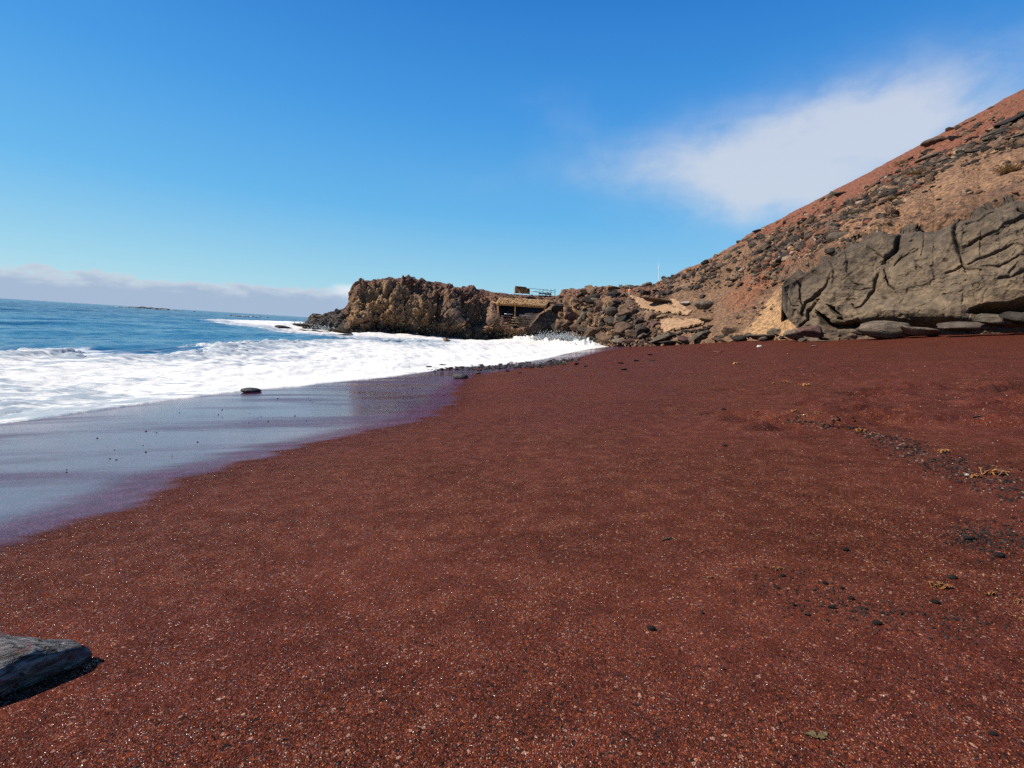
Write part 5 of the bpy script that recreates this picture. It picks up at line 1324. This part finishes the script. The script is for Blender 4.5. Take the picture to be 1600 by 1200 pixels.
# hut of boards on top of the headland
DB = 103.0; hc = at_depth(816, 458, DB); c0_keep = c0; c0 = hc
hut = bpy.data.objects.new('wooden_hut', None); S.collection.objects.link(hut); hut.location = tuple(hc)
tag(hut, 'small orange plank hut on top of the headland with a dark roof', 'hut')
w_m = 24 * DB / 800; h_m = 8.5 * DB / 800
box('back_wall', (0, 1.2, h_m * .5), (w_m * .9, .1, h_m), M_DARKWOOD, hut)
for r in range(5):
    box('plank', (random.uniform(-.15, .15) - .1 * r, 0, h_m * (r + .5) / 5), (w_m * (1 - .05 * r), .08, h_m / 5 * .72), M_WOOD, hut, rot=(0, random.uniform(-.03, .03), 0))
box('roof', (-.35, .6, h_m + .08), (w_m * .72, 1.9, .16), M_DARKWOOD, hut, rot=(0, .05, 0))
for x in (-.48, 0.0, .46): pole('post', (x * w_m, -.1, -.3), (x * w_m, -.1, h_m), .07, M_WOOD, hut)
# railing right of the hut
rl = bpy.data.objects.new('railing', None); S.collection.objects.link(rl); rc = at_depth(850, 458, DB); rl.location = tuple(rc); tag(rl, 'thin dark wooden railing right of the plank hut against the sky', 'railing')
def RP(X, Y): return at_depth(X, Y, DB) - rc
for X in (842, 848.5, 854.5, 861, 867): pole('post', RP(X, 462), RP(X + .3, 451.5), .045, M_DARKWOOD, rl)
pole('rail', RP(829, 450.5), RP(869, 455), .04, M_DARKWOOD, rl); pole('rail', RP(840, 457), RP(868, 457.5), .04, M_DARKWOOD, rl)
pole('brace', RP(842, 457), RP(855, 452), .035, M_DARKWOOD, rl); pole('brace', RP(855, 457), RP(867, 452.5), .035, M_DARKWOOD, rl)
lb = box('parasol_board', at_depth(835, 455.5, DB), (1.3, 1.0, .10), M_BAR, rot=(0, .06, 0)); lb.name = 'counter_top'; tag(lb, 'white board between the plank hut and the railing', 'board')
lw = bpy.data.objects.new('low_wall', None); S.collection.objects.link(lw); lc = at_depth(851, 461, DB - 1.5); lw.location = tuple(lc); tag(lw, 'low dark wall below the thin railing', 'wall')
c0 = lc; masonry(lw, 842, 861, 458, 464, DB - 1.5, 'dark', 2, 6)
# cairn on the headland
cp = at_depth(642, 437.5, 92); cairn = bpy.data.objects.new('cairn', None); S.collection.objects.link(cairn); cairn.location = tuple(cp); tag(cairn, 'small reddish stone cairn on the highest part of the headland', 'cairn')
for i, (dx, dz, sx, sz) in enumerate([(-.4, -.1, .5, .3), (.35, -.1, .5, .3), (0, .28, .75, .2), (-.2, .05, .4, .25), (.0, -.35, .9, .3), (.2, .52, .55, .12)]):
    o = bpy.data.objects.new('stone', rock_variant('maroon', 'block', i)); S.collection.objects.link(o); o.parent = cairn; o.location = (dx, 0, dz); o.scale = (sx, .5, sz)
# mast
mp = at_depth(1029, 441, 92); mt = bpy.data.objects.new('mast', None); S.collection.objects.link(mt); mt.location = tuple(mp); tag(mt, 'thin white signal mast on the skyline left of the scree boulders', 'mast')
M_WHITE = simple_mat('white_paint', (.78, .78, .78), .05, 3, .5, 0)
pole('pole', (0, 0, -.5), at_depth(1030.2, 411, 92) - mp, .05, M_WHITE, mt)
pole('collar', at_depth(1029.6, 420, 92) - mp, at_depth(1029.8, 416.5, 92) - mp, .09, M_WHITE, mt)
pole('antenna', at_depth(1027.6, 421, 92) - mp, at_depth(1027.8, 409, 92) - mp, .018, M_WHITE, mt)

# ================================================================== WALKER
def skin(name, verts, edges, radii, mat, parent):
    me = bpy.data.meshes.new(name); me.from_pydata(verts, edges, []); o = bpy.data.objects.new(name, me); S.collection.objects.link(o)
    md = o.modifiers.new('Skin', 'SKIN'); 
    for v, r_ in zip(me.skin_vertices[0].data, radii): v.radius = (r_, r_)
    me.skin_vertices[0].data[0].use_root = True
    s_ = o.modifiers.new('Sub', 'SUBSURF'); s_.levels = 1; s_.render_levels = 2
    me.materials.append(mat); o.parent = parent; return o
M_SKIN = simple_mat('skin', (.45, .25, .17), .1, 5, .6, 0); M_SHIRT = simple_mat('coral_shirt', (.62, .14, .07), .15, 5, .9, 0)
M_SHORT = simple_mat('teal_shorts', (.16, .38, .33), .15, 5, .9, 0); M_HAIR = simple_mat('hair', (.06, .035, .02), .1, 5, .8, 0)
pp = at_depth(982.5, 466, land_depth(np.float64(982.5), np.float64(466)) - 1.6)
person = bpy.data.objects.new('person', None); S.collection.objects.link(person); person.location = tuple(pp)
tag(person, 'person in an orange red top and teal shorts walking behind the boulders', 'person')
bv = [(0, 0, .92), (0, 0, 1.12), (0, 0, 1.40), (0, -.01, 1.50), (0, -.02, 1.62), (0, -.02, 1.72), (.10, 0, .88), (.13, -.08, .48), (.13, .04, .07), (.13, -.08, .03),
      (-.10, 0, .88), (-.12, .06, .48), (-.12, .16, .09), (-.12, .06, .04), (.19, 0, 1.38), (.25, .04, 1.12), (.27, -.06, .90), (-.19, 0, 1.38), (-.25, -.02, 1.12), (-.25, -.14, .93)]
be = [(0, 1), (1, 2), (2, 3), (3, 4), (4, 5), (0, 6), (6, 7), (7, 8), (8, 9), (0, 10), (10, 11), (11, 12), (12, 13), (2, 14), (14, 15), (15, 16), (2, 17), (17, 18), (18, 19)]
br = [.13, .12, .13, .06, .10, .08, .09, .06, .045, .04, .09, .06, .045, .04, .06, .042, .03, .06, .042, .03]
skin('body', bv, be, br, M_SKIN, person)
skin('shirt', [(0, 0, .96), (0, 0, 1.14), (0, 0, 1.40), (.20, 0, 1.38), (.24, .02, 1.22), (-.20, 0, 1.38), (-.24, -.01, 1.22)], [(0, 1), (1, 2), (2, 3), (3, 4), (2, 5), (5, 6)], [.15, .145, .15, .075, .06, .075, .06], M_SHIRT, person)
skin('shorts', [(0, 0, .95), (.10, -.01, .84), (.12, -.05, .60), (-.10, 0, .84), (-.115, .04, .60)], [(0, 1), (1, 2), (0, 3), (3, 4)], [.15, .115, .10, .115, .10], M_SHORT, person)
skin('hair', [(0, .02, 1.70), (0, .03, 1.75)], [(0, 1)], [.10, .07], M_HAIR, person)
person.rotation_euler.z = -.9

# ================================================================== SPRAY
def spray():
    rs = np.random.default_rng(66); V = []; F = []; n = 0; vs, fs_ = ICO[1]
    spots = [(590, 581, .13, 24, 260), (862, 527, .9, 89, 900), (885, 526, .8, 86, 900), (905, 531, .8, 80, 500), (845, 529, .7, 90, 500), (505, 512, .6, 78, 200), (470, 507, .7, 82, 200)]
    for (X, Y, h_, D, k) in spots:
        P = at_depth(X, Y, D)
        for _ in range(k):
            s_ = abs(rs.normal()) * .022 * D / 90 * (2.2 if D > 60 else 1.2) + .006
            q = P + np.array([rs.normal() * h_ * 1.6, rs.normal() * h_, abs(rs.normal()) * h_ * .55 - h_ * .35])
            V.append(vs * s_ * np.array([1, 1, .9]) + q); F.append(fs_ + n); n += len(vs)
    link('sea_spray', mesh_np('sea_spray', np.concatenate(V), np.concatenate(F), True), M_FOAM, kind='stuff', label='white spray thrown up where the surf hits the rocks')
spray()
